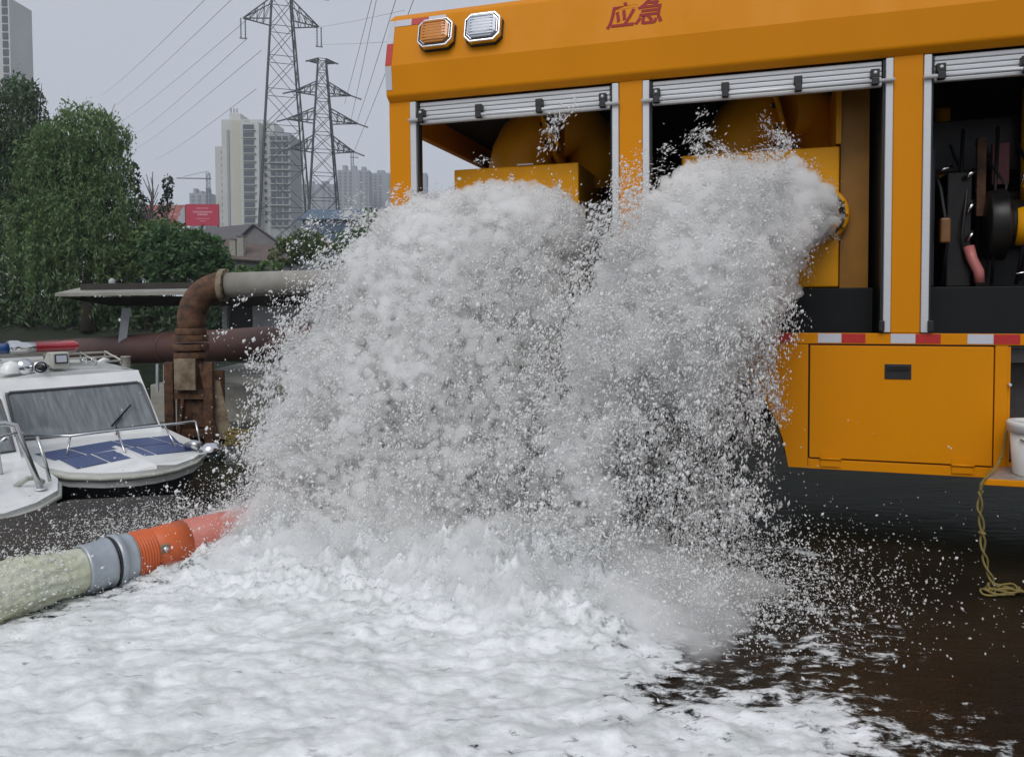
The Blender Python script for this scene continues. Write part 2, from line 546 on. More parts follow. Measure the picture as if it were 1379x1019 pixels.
# body shell: pillars, sill, fascia and roof on both sides
for (a0, a1) in ((UL, -3.632), (-2.150, -1.998), (-0.530, -0.372), (1.095, UR)):
    MB().box(a0, a1, 0, 0.09, Z0, Z1 + 0.01).build('pillar', OR, truck, 0.006)
b = MB().prism([(0.0, Z1), (-0.045, Z1 + 0.04), (-0.06, 3.255), (0.02, 3.60), (0.10, 3.66), (0.10, Z1 + 0.03)], UL, UR, 'yz')
b.build('roof_fascia', OR, truck, 0.012)
MB().prism([(0.10, 3.657), (1.2, 3.70), (2.30, 3.657), (2.30, 3.60), (0.10, 3.60)], UL + 0.004, UR - 0.004, 'yz').build('roof', OR, truck)
MB().prism([(2.40, Z1), (2.445, Z1 + 0.04), (2.46, 3.255), (2.38, 3.60), (2.302, 3.66), (2.302, Z1 + 0.03)], UL, UR, 'yz').build('roof_fascia', OR, truck)
MB().box(UL, UR, 2.33, 2.40, 1.30, Z1 + 0.02).build('far_side_panel', OR, truck)
b = MB()                                               # open tail end: posts and header
b.box(UL, UL + 0.06, 0.092, 0.34, 1.32, 3.60); b.box(UL, UL + 0.06, 2.06, 2.328, 1.32, 3.60)
b.box(UL + 0.002, UL + 0.058, 0.342, 2.058, 2.86, 3.60)
b.build('tail_frame', OR, truck, 0.005)
MB().box(UL, UR, 0.0, 0.05, 1.323, 1.388).build('sill', OR, truck, 0.003)
# lower skirt with the wheel arch cut out
arch = [(-1.95 + 0.85 * math.cos(a), 0.50 + 0.85 * math.sin(a)) for a in [math.pi * i / 22 for i in range(23)]]
arch = [(x, z) for x, z in arch if z < 1.25]
right_half = [(x, z) for x, z in arch if x > -1.95]
left_half = [(x, z) for x, z in arch if x < -1.95]
MB().prism([(-0.986, 1.32), (-1.60, 1.32)] + sorted([p for p in right_half if p[1] > 0.555], key=lambda p: -p[1]) + [(-1.097, 0.555), (-0.986, 0.555)], 0.0, 0.05).build('skirt_panel', OR, truck)
MB().prism([(-1.604, 1.318), (-2.30, 1.318), (-2.30, 1.27), (-1.604, 1.27)], 0.003, 0.05).build('arch_panel', OR, truck)
MB().prism([(-3.78, 1.32), (-2.304, 1.32)] + sorted([p for p in left_half if p[1] > 0.6], key=lambda p: -p[1]) + [(-2.80, 0.60), (-3.78, 0.60)], 0.0, 0.05).build('skirt_panel', OR, truck)
lip = MB().tube([(-1.95 + 0.86 * math.cos(a), 0.02, 0.50 + 0.86 * math.sin(a)) for a in [math.pi * (0.05 + 0.9 * i / 20) for i in range(21)]], 0.016, 6)
lip.build('arch_lip', M['black'], truck)
b = MB()
b.box(-0.984, 0.022, 0.0, 0.05, 0.552, 0.612); b.box(0.020, 0.085, 0.002, 0.05, 0.612, 1.32)
b.build('skirt_frame', OR, truck, 0.003)
MB().box(-0.984, 0.019, 0.035, 0.05, 0.613, 1.322).build('locker_backing', M['black'], truck)
# under-body and running gear
b = MB()
b.box(UL + 0.2, 4.4, 0.72, 0.86, 0.72, 1.0); b.box(UL + 0.2, 4.4, 1.54, 1.68, 0.72, 1.0)
for x in (-3.2, -2.4, -1.5, -0.4, 0.8, 2.0, 3.4):
    b.box(x, x + 0.08, 0.862, 1.538, 0.76, 0.96)
b.box(UL + 0.02, UR, 0.06, 2.32, 1.22, 1.30)
b.box(-0.9, 1.0, 0.25, 0.66, 0.62, 1.2); b.box(-0.9, 1.0, 1.75, 2.3, 0.58, 1.2)
b.lathe([(0.12, 0), (0.16, 0.5), (0.16, 0.7), (0.12, 1.2)], (-1.95, 0.6, 0.55), (0, 1, 0), 14)
b.build('chassis', M['steel'], truck)


def wheel(x, y, side):
    t = MB().lathe([(0.29, -0.13), (0.44, -0.14), (0.495, -0.10), (0.505, 0.0), (0.495, 0.10), (0.44, 0.14), (0.29, 0.13), (0.29, -0.13)], (0, 0, 0), (0, 1, 0), 32)
    for k in range(36):
        a = 2 * math.pi * k / 36
        m_ = Matrix.Translation((0.503 * math.cos(a), 0, 0.503 * math.sin(a))) @ Matrix.Rotation(-a, 4, 'Y')
        t.box(-0.006, 0.010, -0.105, 0.105, -0.022, 0.022, m_)
    w = t.build('wheel', M['rubber'], truck, loc=(x, y, 0.50))
    s = -side
    rm = MB().lathe([(0.29, s * 0.12), (0.27, s * 0.08), (0.25, s * 0.0), (0.16, s * 0.02), (0.14, s * 0.10), (0.0, s * 0.11)], (0, 0, 0), (0, 1, 0), 24)
    rm.build('rim', M['steel'], w)
    for k in range(8):
        a = 2 * math.pi * k / 8
        MB().lathe([(0.018, 0), (0.018, 0.03), (0.0, 0.035)], (0.2 * math.cos(a), s * 0.02, 0.2 * math.sin(a)), (0, s, 0), 6).build('wheel_nut', M['alu'], w)


for y_, sd in ((0.20, 1), (0.50, 1), (1.90, -1), (2.20, -1)):
    wheel(-1.95, y_, sd)
wheel(3.0, 0.22, 1)
wheel(3.0, 2.18, -1)
# aluminium side rails and roller shutters
rails = (((-3.632, -3.588), (-2.194, -2.152)), ((-1.996, -1.954), (-0.572, -0.532)), ((-0.370, -0.330), (1.052, 1.093)))
for ra, rb in rails:
    for (a0, a1) in (ra, rb):
        b = MB().box(a0, a1, -0.012, 0.06, Z0 + 0.004, Z1 - 0.004)
        b.build('side_rail', M['alu'], truck, 0.004)
        xi = a1 if a0 == ra[0] else a0 - 0.014
        MB().box(xi + 0.001, xi + 0.013, 0.012, 0.07, Z0 + 0.006, Z1 - 0.006).build('rail_seal', M['black'], truck)
    for xx in (ra[1] - 0.006, rb[0] - 0.024):
        MB().box(xx, xx + 0.03, -0.03, -0.013, Z0 + 0.012, Z0 + 0.075).build('rail_stop', M['black'], truck, 0.003)
    sh = MB().box(ra[1] + 0.016, rb[0] - 0.016, 0.04, 0.06, 2.875, Z1 - 0.006).build('roller_shutter', M['alu'], truck)
    for k in range(4):
        z = 2.878 + 0.0315 * k
        MB().box(ra[1] + 0.018, rb[0] - 0.018, 0.018, 0.039, z, z + 0.0285).build('slat', M['alu'], sh, 0.006)
    MB().tube([(ra[0] - 0.006, -0.012 - 0.014, 2.874), (rb[1] + 0.006, -0.026, 2.874)], 0.0115, 10).build('pull_bar', M['alu'], sh)
    MB().box(ra[1] + 0.018, rb[0] - 0.018, 0.012, 0.045, 2.850, 2.872).build('bottom_rail', M['alu'], sh, 0.004)
    x0, x1 = ra[1] + 0.045, rb[0] - 0.06
    for k in range(4):
        x = x0 + (x1 - x0) * k / 3
        br = MB().box(x - 0.024, x + 0.024, -0.034, 0.016, 2.895, 2.945).box(x - 0.019, x + 0.021, -0.044, -0.006, 2.852, 2.894).build('pull_bar_bracket', M['black'], sh, 0.004)
        if k in (0, 3):
            MB().lathe([(0.010, 0), (0.010, 0.005), (0, 0.006)], (x, -0.034, 2.922), (0, -1, 0), 10).build('bolt', M['alu'], br)
# reflective tape: white and red blocks along the sill and round the tail corner
k = 0
u = -3.76
while u < 1.1:
    for m_, uu in ((M['tape_white'], u), (M['tape_red'], u + 0.134)):
        MB().box(uu, uu + 0.132, -0.0025, -0.0003, 1.330, 1.386).build('reflective_strip', m_, truck, label=('white' if m_ is M['tape_white'] else 'red') + ' reflective strip on the sill')
    u += 0.404
fx = lambda z: -0.06 + 0.08 * (z - 3.255) / 0.345 if z > 3.255 else (-0.045 - 0.015 * (z - 3.05) / 0.205 if z > 3.05 else -0.045)


def fascia_patch(u0, u1, z0, z1, m_):
    e0, e1 = 0.0006, 0.003
    P = [(u0, fx(z0) - e0, z0), (u1, fx(z0) - e0, z0), (u1, fx(z1) - e0, z1), (u0, fx(z1) - e0, z1)]
    Q = [(x, y - (e1 - e0), z) for x, y, z in P]
    return MB().add(P + Q, [(3, 2, 1, 0), (4, 5, 6, 7), (0, 1, 5, 4), (1, 2, 6, 5), (2, 3, 7, 6), (3, 0, 4, 7)]).build(
        'reflective_strip', m_, truck, label=('white' if m_ is M['tape_white'] else 'red') + ' reflective strip at the tail corner')


for (u0, u1, m_) in ((-3.746, -3.62, 'tape_white'), (-3.618, -3.49, 'tape_red'), (-3.488, -3.36, 'tape_white')):
    fascia_patch(u0, u1, 3.545, 3.592, M[m_])
for (z0, z1, m_) in ((3.42, 3.592, 'tape_white'), (3.262, 3.418, 'tape_red'), (3.09, 3.253, 'tape_white')):
    fascia_patch(-3.796, -3.748, z0, z1, M[m_])
# marker lights on the upper fascia


def oct_(w, h, c):
    return [(-w, -h + c), (-w + c, -h), (w - c, -h), (w, -h + c), (w, h - c), (w - c, h), (-w + c, h), (-w, h - c)]


slope = math.atan2(0.08, 0.345)
for (uc, lm, nm) in ((-3.405, 'amber', 'amber marker light'), (-3.062, 'clear_lens', 'clear marker light')):
    h = bpy.data.objects.new('marker_light', None)
    COL.objects.link(h); h.parent = truck
    h.location = (uc, fx(3.43) - 0.001, 3.43); h.rotation_euler = (-slope, 0, 0)
    h['label'] = nm + ' in a chrome surround'
    o1, o2 = oct_(0.128, 0.104, 0.042), oct_(0.112, 0.088, 0.036)
    MB().prism(oct_(0.132, 0.108, 0.044), -0.022, 0.0).build('base_plate', M['black'], h)
    MB().prism(o1, -0.066, -0.023).build('housing', M['chrome'], h, 0.004)
    b = MB()
    n8 = 8
    vv = [(p[0] * 0.93, -0.067, p[1] * 0.93) for p in o2] + [(p[0] * 0.9, -0.080, p[1] * 0.9) for p in o2] + [(p[0] * 0.55, -0.088, p[1] * 0.55) for p in o2]
    ff = [(i, (i + 1) % 8, 8 + (i + 1) % 8, 8 + i) for i in range(8)] + [(8 + i, 8 + (i + 1) % 8, 16 + (i + 1) % 8, 16 + i) for i in range(8)] + [tuple(range(16, 24))]
    b.add(vv, ff)
    for k in range(7):
        zz = -0.066 + 0.022 * k
        b.box(-0.082, 0.082, -0.0895, -0.087, zz, zz + 0.009)
    b.build('lens', M[lm], h)
    ring_ = MB()
    vv = [(p[0] * 1.06, -0.0665, p[1] * 1.06) for p in o2] + [(p[0] * 0.97, -0.0695, p[1] * 0.97) for p in o2]
    ring_.add(vv, [(i, (i + 1) % 8, 8 + (i + 1) % 8, 8 + i) for i in range(8)])
    ring_.build('lens_gasket', M['black'], h)
# red lettering
for ch, uc, zc in (('应', -2.135, 3.362), ('急', -1.955, 3.366)):
    cu = bpy.data.curves.new('lettering', 'FONT')
    cu.body = ch
    cu.size = 0.185
    cu.align_x = 'CENTER'
    cu.offset = 0.0034
    cu.shear = 0.16
    cu.extrude = 0.0008
    tmp = bpy.data.objects.new('lettering', cu)
    COL.objects.link(tmp)
    dg = bpy.context.evaluated_depsgraph_get()
    me = bpy.data.meshes.new_from_object(tmp.evaluated_get(dg))
    bpy.data.objects.remove(tmp)
    me.materials.clear(); me.materials.append(M['sign_red'])
    o = link('lettering', me, truck)
    o.location = (uc, fx(zc) - 0.0025, zc)
    o.rotation_euler = (R(90) - slope, 0, 0)
    o['label'] = 'red painted character ' + ch
# lower locker door with recessed latch and hinges
b = MB()
b.box(-0.976, 0.0115, -0.004, 0.02, 0.622, 1.313)
door = b.build('locker_door', OR, truck, 0.003)
MB().box(-0.56, -0.416, -0.009, -0.0045, 1.116, 1.206).build('latch_frame', M['black'], door, 0.003)
MB().box(-0.548, -0.428, -0.0125, -0.0095, 1.165, 1.196).build('latch_paddle', M['engine'], door, 0.002)
for hx in (-0.856, -0.140):
    hg = MB().box(hx - 0.055, hx + 0.055, -0.010, -0.0045, 0.630, 0.662).box(hx - 0.055, hx + 0.055, -0.010, -0.001, 0.572, 0.610)
    hg.tube([(hx - 0.06, -0.010, 0.620), (hx + 0.06, -0.010, 0.620)], 0.009, 8)
    hg.build('hinge', OR, door)
# open locker at the right with its drop-down flap
b = MB()
b.box(0.086, 1.06, 0.01, 0.60, 0.575, 0.60); b.box(0.086, 0.10, 0.01, 0.60, 0.60, 1.318); b.box(1.05, 1.064, 0.01, 0.6, 0.60, 1.318)
b.box(0.101, 1.049, 0.58, 0.60, 0.601, 1.318)
b.build('open_locker', OR, truck)
MB().box(0.24, 1.03, 0.30, 0.578, 0.602, 1.22).build('locker_dark_block', M['engine'], truck, 0.02)  # black block stands in for the locker's dark inside
MB().box(1.066, UR, 0.0, 0.05, 0.555, 1.32).build('skirt_panel', OR, truck)
fl = MB().prism([(-0.128, -0.36), (1.16, -0.36), (1.055, -0.004), (0.04, -0.004)], 0.588, 0.622, 'xy').build('drop_flap', OR, truck, 0.004)
MB().prism([(-0.112, -0.35), (1.145, -0.35), (1.048, -0.014), (0.056, -0.014)], 0.6225, 0.6255, 'xy').build('tread_plate', M['plate'], fl)
MB().lathe([(0.008, 0), (0.008, 0.03)], (0.09, 0.0, 1.10), (0, -1, 0), 8, True).build('locker_catch', M['alu'], truck)
MB().box(1.02, 1.05, -0.02, 0.0, 1.40, 1.47).build('red_tag', M['tape_red'], truck)
# interior: bay bulkheads, floor, ceiling, pump units
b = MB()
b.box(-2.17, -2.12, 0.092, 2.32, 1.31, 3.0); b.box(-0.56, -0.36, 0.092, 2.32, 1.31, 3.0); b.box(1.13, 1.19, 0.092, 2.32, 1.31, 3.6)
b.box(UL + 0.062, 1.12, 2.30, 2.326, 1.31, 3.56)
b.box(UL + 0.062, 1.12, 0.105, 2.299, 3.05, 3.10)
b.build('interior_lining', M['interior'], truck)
for (a0, a1) in ((-3.58, -2.20), (-1.94, -0.585), (-0.32, 1.04)):
    MB().box(a0, a1, 0.30, 0.34, 1.302, 1.665).build('inner_sill_panel', M['interior'], truck, 0.006)
PY = M['pump_yellow']


def pump(u0, u1, oc, name_lbl):
    c = MB().box(u0, u1, 0.36, 1.45, 1.672, 2.578).build('pump_casing', PY, truck, 0.01, label=name_lbl)
    MB().ring((oc, 0.355, 2.14), (0, 1, 0), 0.163, 0.024, 36, 10).build('outlet_flange', PY, c)
    MB().lathe([(0.14, 0.02), (0.14, -0.06), (0.155, -0.062), (0.155, 0.02)], (oc, 0.36, 2.14), (0, 1, 0), 32).build('outlet_throat', M['steel'], c)
    for k in range(12):
        a = 2 * math.pi * k / 12
        MB().lathe([(0.011, 0), (0.011, 0.014), (0, 0.015)], (oc + 0.163 * math.cos(a), 0.332, 2.14 + 0.163 * math.sin(a)), (0, -1, 0), 6).build('flange_bolt', PY, c)
    MB().box(u0 + 0.5, u0 + 0.62, 0.34, 0.36, 2.579, 2.587).build('name_plate', M['tape_white'], c)
    return c


p2 = pump(-1.78, -0.782, -0.905, 'yellow pump casing in the middle bay')
p1 = pump(-3.45, -2.50, -2.63, 'yellow pump casing in the tail bay')
for off in (0.0, -1.66):
    el = MB().tube([(-1.43 + off, 0.90, 2.50), (-1.43 + off, 0.90, 2.64), (-1.41 + off, 0.90, 2.74), (-1.36 + off, 0.90, 2.83), (-1.28 + off, 0.90, 2.90), (-1.17 + off, 0.90, 2.93)],
                   [0.255, 0.255, 0.255, 0.255, 0.25, 0.245], 28).build('intake_elbow', PY, truck)
    MB().lathe([(0.24, 0), (0.31, 0.0), (0.31, 0.035), (0.24, 0.035)], (-1.17 + off, 0.90, 2.93), (0.98, 0, 0.25), 28, True).build('elbow_flange', PY, el)
    for k in range(12):
        a = 2 * math.pi * k / 12
        q = Vector((0.98, 0, 0.2)).to_track_quat('Z', 'Y')
        MB().lathe([(0.018, 0), (0.018, -0.02), (0, -0.021)], Vector((-1.17 + off, 0.90, 2.93)) + q @ Vector((0.28 * math.cos(a), 0.28 * math.sin(a), 0)), q @ Vector((0, 0, 1)), 6).build('flange_bolt', M['black'], el)
    MB().tube([(-1.13 + off, 0.90, 2.94), (-0.98 + off, 0.98, 2.96), (-0.88 + off, 1.1, 2.84), (-0.86 + off, 1.15, 2.5)], [0.235, 0.23, 0.22, 0.2], 24).build('intake_pipe', PY, truck)
MB().bar((-2.84, 0.45, 3.03), (-2.66, 0.42, 2.72), 0.035, 0.02).build('stay_bar', PY, truck)
MB().box(-0.77, -0.60, 0.42, 0.46, 1.667, 2.98).build('bay_side_panel', mat('bay_panel_ochre', (0.34, 0.15, 0.010), 0.5, var=0.4, var_scale=4), truck)
MB().box(-0.80, -0.77, 0.40, 1.4, 2.60, 3.0).build('bay_post', PY, truck)
# engine bay, right-hand opening
b = MB()
b.box(-0.25, -0.20, 0.5, 0.9, 1.67, 2.55); b.box(-0.12, 0.02, 0.55, 1.5, 1.667, 2.40)
b.box(0.12, 0.55, 0.85, 1.9, 1.667, 2.30); b.box(-0.3, 1.0, 0.9, 1.9, 2.45, 2.8)
b.lathe([(0.08, 0), (0.22, 0.02), (0.23, 0.12), (0.16, 0.14), (0.14, 0.3)], (0.10, 0.62, 2.06), (1, -0.1, 0), 24, True)
for k in range(6):
    b.tube([(-0.28 + 0.2 * k, 0.62, 1.70), (-0.25 + 0.2 * k, 0.56, 2.0 + 0.1 * (k % 3)), (-0.2 + 0.2 * k, 0.7, 2.7)], 0.014, 6)
b.build('engine_block', M['engine'], truck, 0.008)
MB().lathe([(0.06, 0), (0.13, 0.02), (0.135, 0.1), (0.13, 0.5), (0.09, 0.56)], (0.235, 0.56, 2.05), (1, 0, 0), 24, True).build('charge_air_pipe', PY, truck, label='short orange pipe in the engine bay')
MB().box(-0.175, -0.115, 0.46, 0.53, 1.945, 2.105).build('filter_canister', mat('brass_filter', (0.24, 0.11, 0.03), 0.4, var=0.4, var_scale=20), truck, 0.012)
MB().tube([(0.0, 0.52, 1.92), (0.015, 0.50, 1.84), (0.05, 0.49, 1.76), (0.055, 0.49, 1.69)], 0.032, 12).build('pink_hose', mat('pink_hose', (0.50, 0.16, 0.15), 0.4), truck)
MB().box(0.175, 0.275, 0.72, 0.76, 2.33, 2.60).build('red_panel', mat('dull_red_panel', (0.17, 0.03, 0.035), 0.5), truck, 0.004)
for (x, z, w, h) in ((-0.145, 2.42, 0.09, 0.03), (0.0, 2.38, 0.05, 0.05), (0.005, 2.17, 0.045, 0.08), (0.01, 1.99, 0.04, 0.06), (0.3, 2.36, 0.03, 0.12), (-0.24, 2.44, 0.02, 0.02), (0.30, 1.75, 0.12, 0.02)):
    MB().tube([(x - w / 2, 0.53, z - h / 2), (x, 0.515, z), (x + w / 2, 0.53, z + h / 2)], min(w, h) * 0.32, 8).build('pipe_fitting', M['chrome'], truck)
for (px_, py_, r_, z0_, z1_) in ((-0.06, 1.0, 0.05, 1.68, 2.9), (0.42, 0.80, 0.06, 2.1, 2.95), (0.62, 0.62, 0.075, 1.68, 2.6), (0.86, 0.7, 0.05, 1.68, 2.9)):
    MB().tube([(px_, py_, z0_), (px_, py_, z1_)], r_, 14).build('engine_pipe', PY, truck)
MB().tube([(0.30, 0.52, 2.24), (0.5, 0.5, 2.30), (0.62, 0.5, 2.46), (0.66, 0.6, 2.62)], 0.055, 14).build('engine_pipe', PY, truck)
MB().box(-0.30, -0.26, 0.62, 0.66, 1.68, 2.62).build('engine_bracket', M['rust'], truck)
MB().box(0.06, 0.11, 0.60, 0.64, 2.12, 2.62).build('engine_bracket', M['rust'], truck)
for k in range(9):
    x = -0.27 + 0.14 * k
    MB().tube([(x, 0.60, 1.68), (x + rnd.uniform(-0.06, 0.06), 0.5, 2.0), (x + rnd.uniform(-0.1, 0.1), 0.56, 2.3), (x + rnd.uniform(-0.1, 0.1), 0.7, 2.6)], rnd.uniform(0.008, 0.018), 6).build('engine_hose', M['black'], truck)
# cab ahead of the box (outside the photograph, kept plain)
cb = MB().prism([(1.45, 0.75), (3.75, 0.75), (3.85, 1.55), (3.55, 2.75), (3.35, 2.85), (1.45, 2.85)], 0.08, 2.32).build('cab', OR, truck, 0.04)
MB().prism([(2.55, 1.75), (3.6, 1.75), (3.38, 2.6), (2.55, 2.6)], 0.066, 0.078).build('side_window', M['glass'], cb)
# far side lockers, unseen, added so the wet ground reflects something dark
MB().box(-0.986, UR, 2.30, 2.395, 0.555, 1.298).box(-3.78, -2.82, 2.30, 2.395, 0.60, 1.298).build('far_skirt', OR, truck)

# things that rest on or hang from the truck
TM = Matrix.LocRotScale(truck.location, truck.rotation_euler, None)
pl = thing('plastic_pail', 'white plastic pail with a rolled lid and wire handle on the drop-down flap', 'bucket', TM @ Vector((0.172, -0.20, 0.6260)), (0, 0, R(12)))
MB().lathe([(0.0, 0.0), (0.108, 0.0), (0.112, 0.006), (0.130, 0.255), (0.0, 0.255)], (0, 0, 0), (0, 0, 1), 32).build('bucket', M['white_plastic'], pl)
MB().lathe([(0.131, 0.235), (0.142, 0.237), (0.143, 0.268), (0.145, 0.272), (0.145, 0.288), (0.138, 0.294), (0.11, 0.294), (0.105, 0.288), (0.0, 0.288)], (0, 0, 0), (0, 0, 1), 32).build('lid', M['white_plastic'], pl)
pts = [(-0.132, -0.02, 0.205)] + [(-0.14 + 0.28 * t, -0.06 - 0.09 * math.sin(math.pi * t), 0.205 - 0.10 * math.sin(math.pi * t) + 0.06 * t) for t in [i / 12 for i in range(1, 12)]] + [(0.132, -0.02, 0.22)]
MB().tube(pts, 0.004, 6).build('handle', M['rope'], pl)
rp = MB()


def twist(path, r, turns):
    out = []
    path = [Vector(p) for p in path]
    dense = []
    for i in range(len(path) - 1):
        for t in range(6):
            dense.append(path[i].lerp(path[i + 1], t / 6))
    dense.append(path[-1])
    for s in (0, math.pi):
        q = []
        for i, p in enumerate(dense):
            a = s + turns * 2 * math.pi * i / len(dense)
            q.append(p + Vector((math.cos(a) * r, math.sin(a) * r, 0.4 * r * math.sin(a * 1.7))))
        out.append(q)
    return out


path = [TM @ Vector(p) for p in ((0.092, -0.006, 0.905), (0.072, -0.03, 0.82), (0.045, -0.08, 0.72), (-0.02, -0.20, 0.66), (-0.11, -0.362, 0.632), (-0.135, -0.375, 0.60), (-0.138, -0.372, 0.56))]
for q in twist(path, 0.005, 9):
    rp.tube(q, 0.005, 6)
path = [TM @ Vector(p) for p in ((-0.138, -0.372, 0.56), (-0.142, -0.372, 0.46), (-0.128, -0.37, 0.36), (-0.122, -0.37, 0.25), (-0.105, -0.37, 0.15), (-0.075, -0.37, 0.07), (-0.04, -0.38, 0.045))]
for q in twist(path, 0.011, 3.2):
    rp.tube(q, 0.006, 6)
kn = TM @ Vector((-0.127, -0.37, 0.33))
rp.ring(kn, (0.2, 0, 1), 0.012, 0.008, 12, 6)
c0 = TM @ Vector((-0.03, -0.38, 0.0))
for k in range(4):
    pts = []
    for i in range(22):
        a = 2 * math.pi * i / 21 * (0.8 + 0.1 * k)
        pts.append(c0 + Vector(((0.10 - 0.012 * k) * math.cos(a + k) * 1.15, 0.045 * math.sin(a + k), 0.02 + 0.010 * k + 0.008 * math.sin(3 * a + k))))
    rp.tube(pts, 0.0065, 6)
rp.tube([c0 + Vector((0.06, -0.02, 0.03)), c0 + Vector((0.13, -0.03, 0.035)), c0 + Vector((0.19, -0.055, 0.014)), c0 + Vector((0.205, -0.075, 0.008))], 0.0075, 6)
tag(rp.build('rope', M['rope']), 'yellow rope hanging from the truck flap to a small coil on the wet ground', 'rope')

# ------------------------------------------------------------------ patrol launches (local x to the bow, y across, z up from the deck)
def make_boat(origin, label, panels=True):
    bt = thing('patrol_boat', label, 'boat', origin, (0, 0, R(-41.4)), 'white patrol launches moored at the quay')
    G = M['gelcoat']
    half = [(-3.6, 0.76), (-2.0, 0.80), (0.0, 0.80), (0.85, 0.77), (1.18, 0.66), (1.40, 0.44), (1.52, 0.20), (1.55, 0.0)]
    outline = half + [(x, -y) for x, y in half[-2::-1]]
    n = len(outline)

    def dz(x):
        return -0.105 * max(0.0, x) / 1.5

    # hull: rub rail, flared white side, dark underside
    lv = [(1.0, 0.0), (1.0, -0.05), (0.98, -0.145), (0.80, -0.36), (0.62, -0.66), (0.2, -0.9)]
    V, Fc = [], []
    for (k, z) in lv:
        for (x, y) in outline:
            xx = x if x < 0.5 else 0.5 + (x - 0.5) * (k ** 0.8)
            V.append((xx, y * k, z + dz(x)))
    for i in range(2):
        for j in range(n - 1):
            Fc.append((i * n + j, i * n + j + 1, (i + 1) * n + j + 1, (i + 1) * n + j))
    MB().add(V, Fc, True).build('hull_side', G, bt)
    Fd = []
    for i in range(2, 5):
        for j in range(n - 1):
            Fd.append((i * n + j, i * n + j + 1, (i + 1) * n + j + 1, (i + 1) * n + j))
    MB().add(V, Fd, True).build('hull_bottom', M['boat_hull_dark'], bt)
    # deck with a gentle camber
    V, Fc = [], []
    for (x, y) in outline:
        V.append((x, y, dz(x)))
    m = len(half)
    cen = [(x, 0, dz(x) + 0.035) for x, y in half]
    V += cen
    for i in range(m - 1):
        Fc.append((i, i + 1, n + i + 1, n + i))
        j = n - 1 - i
        Fc.append((n + i, n + i + 1, j - 1, j))
    MB().add(V, Fc).build('deck', G, bt)
    MB().tube([(x * 1.008, y * 1.012, dz(x) - 0.055) for x, y in outline], 0.022, 6).build('rub_rail', M['gelcoat_dirty'], bt)

    # blue deck panels divided by white gaps
    def dp(x, y):
        return (x, y, dz(x) + 0.035 * (1 - abs(y) / 0.78) + 0.006)

    def quad(pts):
        P = [dp(*p) for p in pts]
        return MB().add(P + [(x, y, z - 0.004) for x, y, z in P], [(0, 1, 2, 3), (7, 6, 5, 4), (0, 4, 5, 1), (1, 5, 6, 2), (2, 6, 7, 3), (3, 7, 4, 0)])
    g = 0.012
    ys = [-0.70, -0.40, 0.05, 0.45, 0.70]
    xs_ = [0.36, 0.74, 1.16]
    for a in range(4 if panels else 0):
        for c in range(2):
            y0, y1 = ys[a] + g, ys[a + 1] - g
            x0, x1 = xs_[c] + g, xs_[c + 1] - g
            sk = 0.10
            pts = [(x0, y0 + sk * c), (x1, y0 + sk * (c + 1) * 0.6), (x1, y1 + sk * (c + 1) * 0.6 if a < 3 else min(y1, 0.60)), (x0, y1 + sk * c if a < 3 else y1)]
            if c == 1:
                pts = [(x, max(-0.60, min(0.60, y))) for x, y in pts]
            quad(pts).build('deck_panel', M['blue_deck'], bt)
    # cabin
    zt, xt, zr, xr = 0.53, -0.44, 0.66, -0.60
    cw, tw = 0.745, 0.735
    b = MB()

    def fr(t, y):                                        # point on the raked front: t 0 at deck, 1 at roof edge
        w = cw + (tw - cw) * t
        return (xr * t + 0.05 * (1 - y * y) * (1 - 0.4 * t), y * w, zr * t)
    cols = [-1, -0.96, -0.5, 0, 0.5, 0.96, 1]
    tl = [0.0, 0.10, 0.80, 1.0]
    V = [fr(t, y) for t in tl for y in cols]
    F_ = []
    for i in range(3):
        for j in range(6):
            if i == 1 and 1 <= j <= 4:
                continue
            F_.append((i * 7 + j, i * 7 + j + 1, (i + 1) * 7 + j + 1, (i + 1) * 7 + j))
    b.add(V, F_)
    for s in (-1, 1):                                    # cabin sides with a window opening
        q = [(0.0, s * cw, 0.0), (-0.42, s * (cw - 0.02), 0.16), (-0.75, s * tw, 0.56), (xr, s * tw, zr), (-3.0, s * tw, zr), (-3.0, s * cw, 0.0), (-2.9, s * (cw - 0.02), 0.16), (-2.9, s * tw, 0.56)]
        b.add(q, [(0, 1, 2, 3), (3, 2, 7, 4), (4, 7, 6, 5), (5, 6, 1, 0)])
    b.build('cabin', G, bt)
    rv = []
    for x in (xr - 0.02, -1.4, -2.4, -3.15):
        for y in (-1, -0.9, -0.5, 0, 0.5, 0.9, 1):
            rv.append((x + 0.06 * (1 - y * y) * (1 if x > -1 else 0), y * (tw + 0.02), zr + 0.085 - 0.06 * y ** 4 + (0 if x < -1 else -0.045)))
    rf = []
    for i in range(3):
        for j in range(6):
            rf.append((i * 7 + j, i * 7 + j + 1, (i + 1) * 7 + j + 1, (i + 1) * 7 + j))
    roof = MB().add(rv, rf, True)
    skirt = [rv[j] for j in range(7)]
    roof.add([(p[0], p[1], p[2]) for p in skirt] + [fr(1.0, y) for y in (-1, -0.9, -0.5, 0, 0.5, 0.9, 1)], [(j, j + 1, 8 + j, 7 + j) for j in range(6)], True)
    for s in (0, 6):
        roof.add([rv[i * 7 + s] for i in range(4)] + [(rv[i * 7 + s][0], rv[i * 7 + s][1], zr - 0.01) for i in range(4)], [(i, i + 1, 5 + i, 4 + i) for i in range(3)])
    roof.build('roof', G, bt)
    gl = [fr(t, y * 0.96) for t in (0.10, 0.80) for y in (-1, -0.5, 0, 0.5, 1)]
    ws = MB().add([(x - 0.008, y, z) for x, y, z in gl], [(j, j + 1, 6 + j, 5 + j) for j in range(4)], True).build('windscreen', M['glass'], bt)
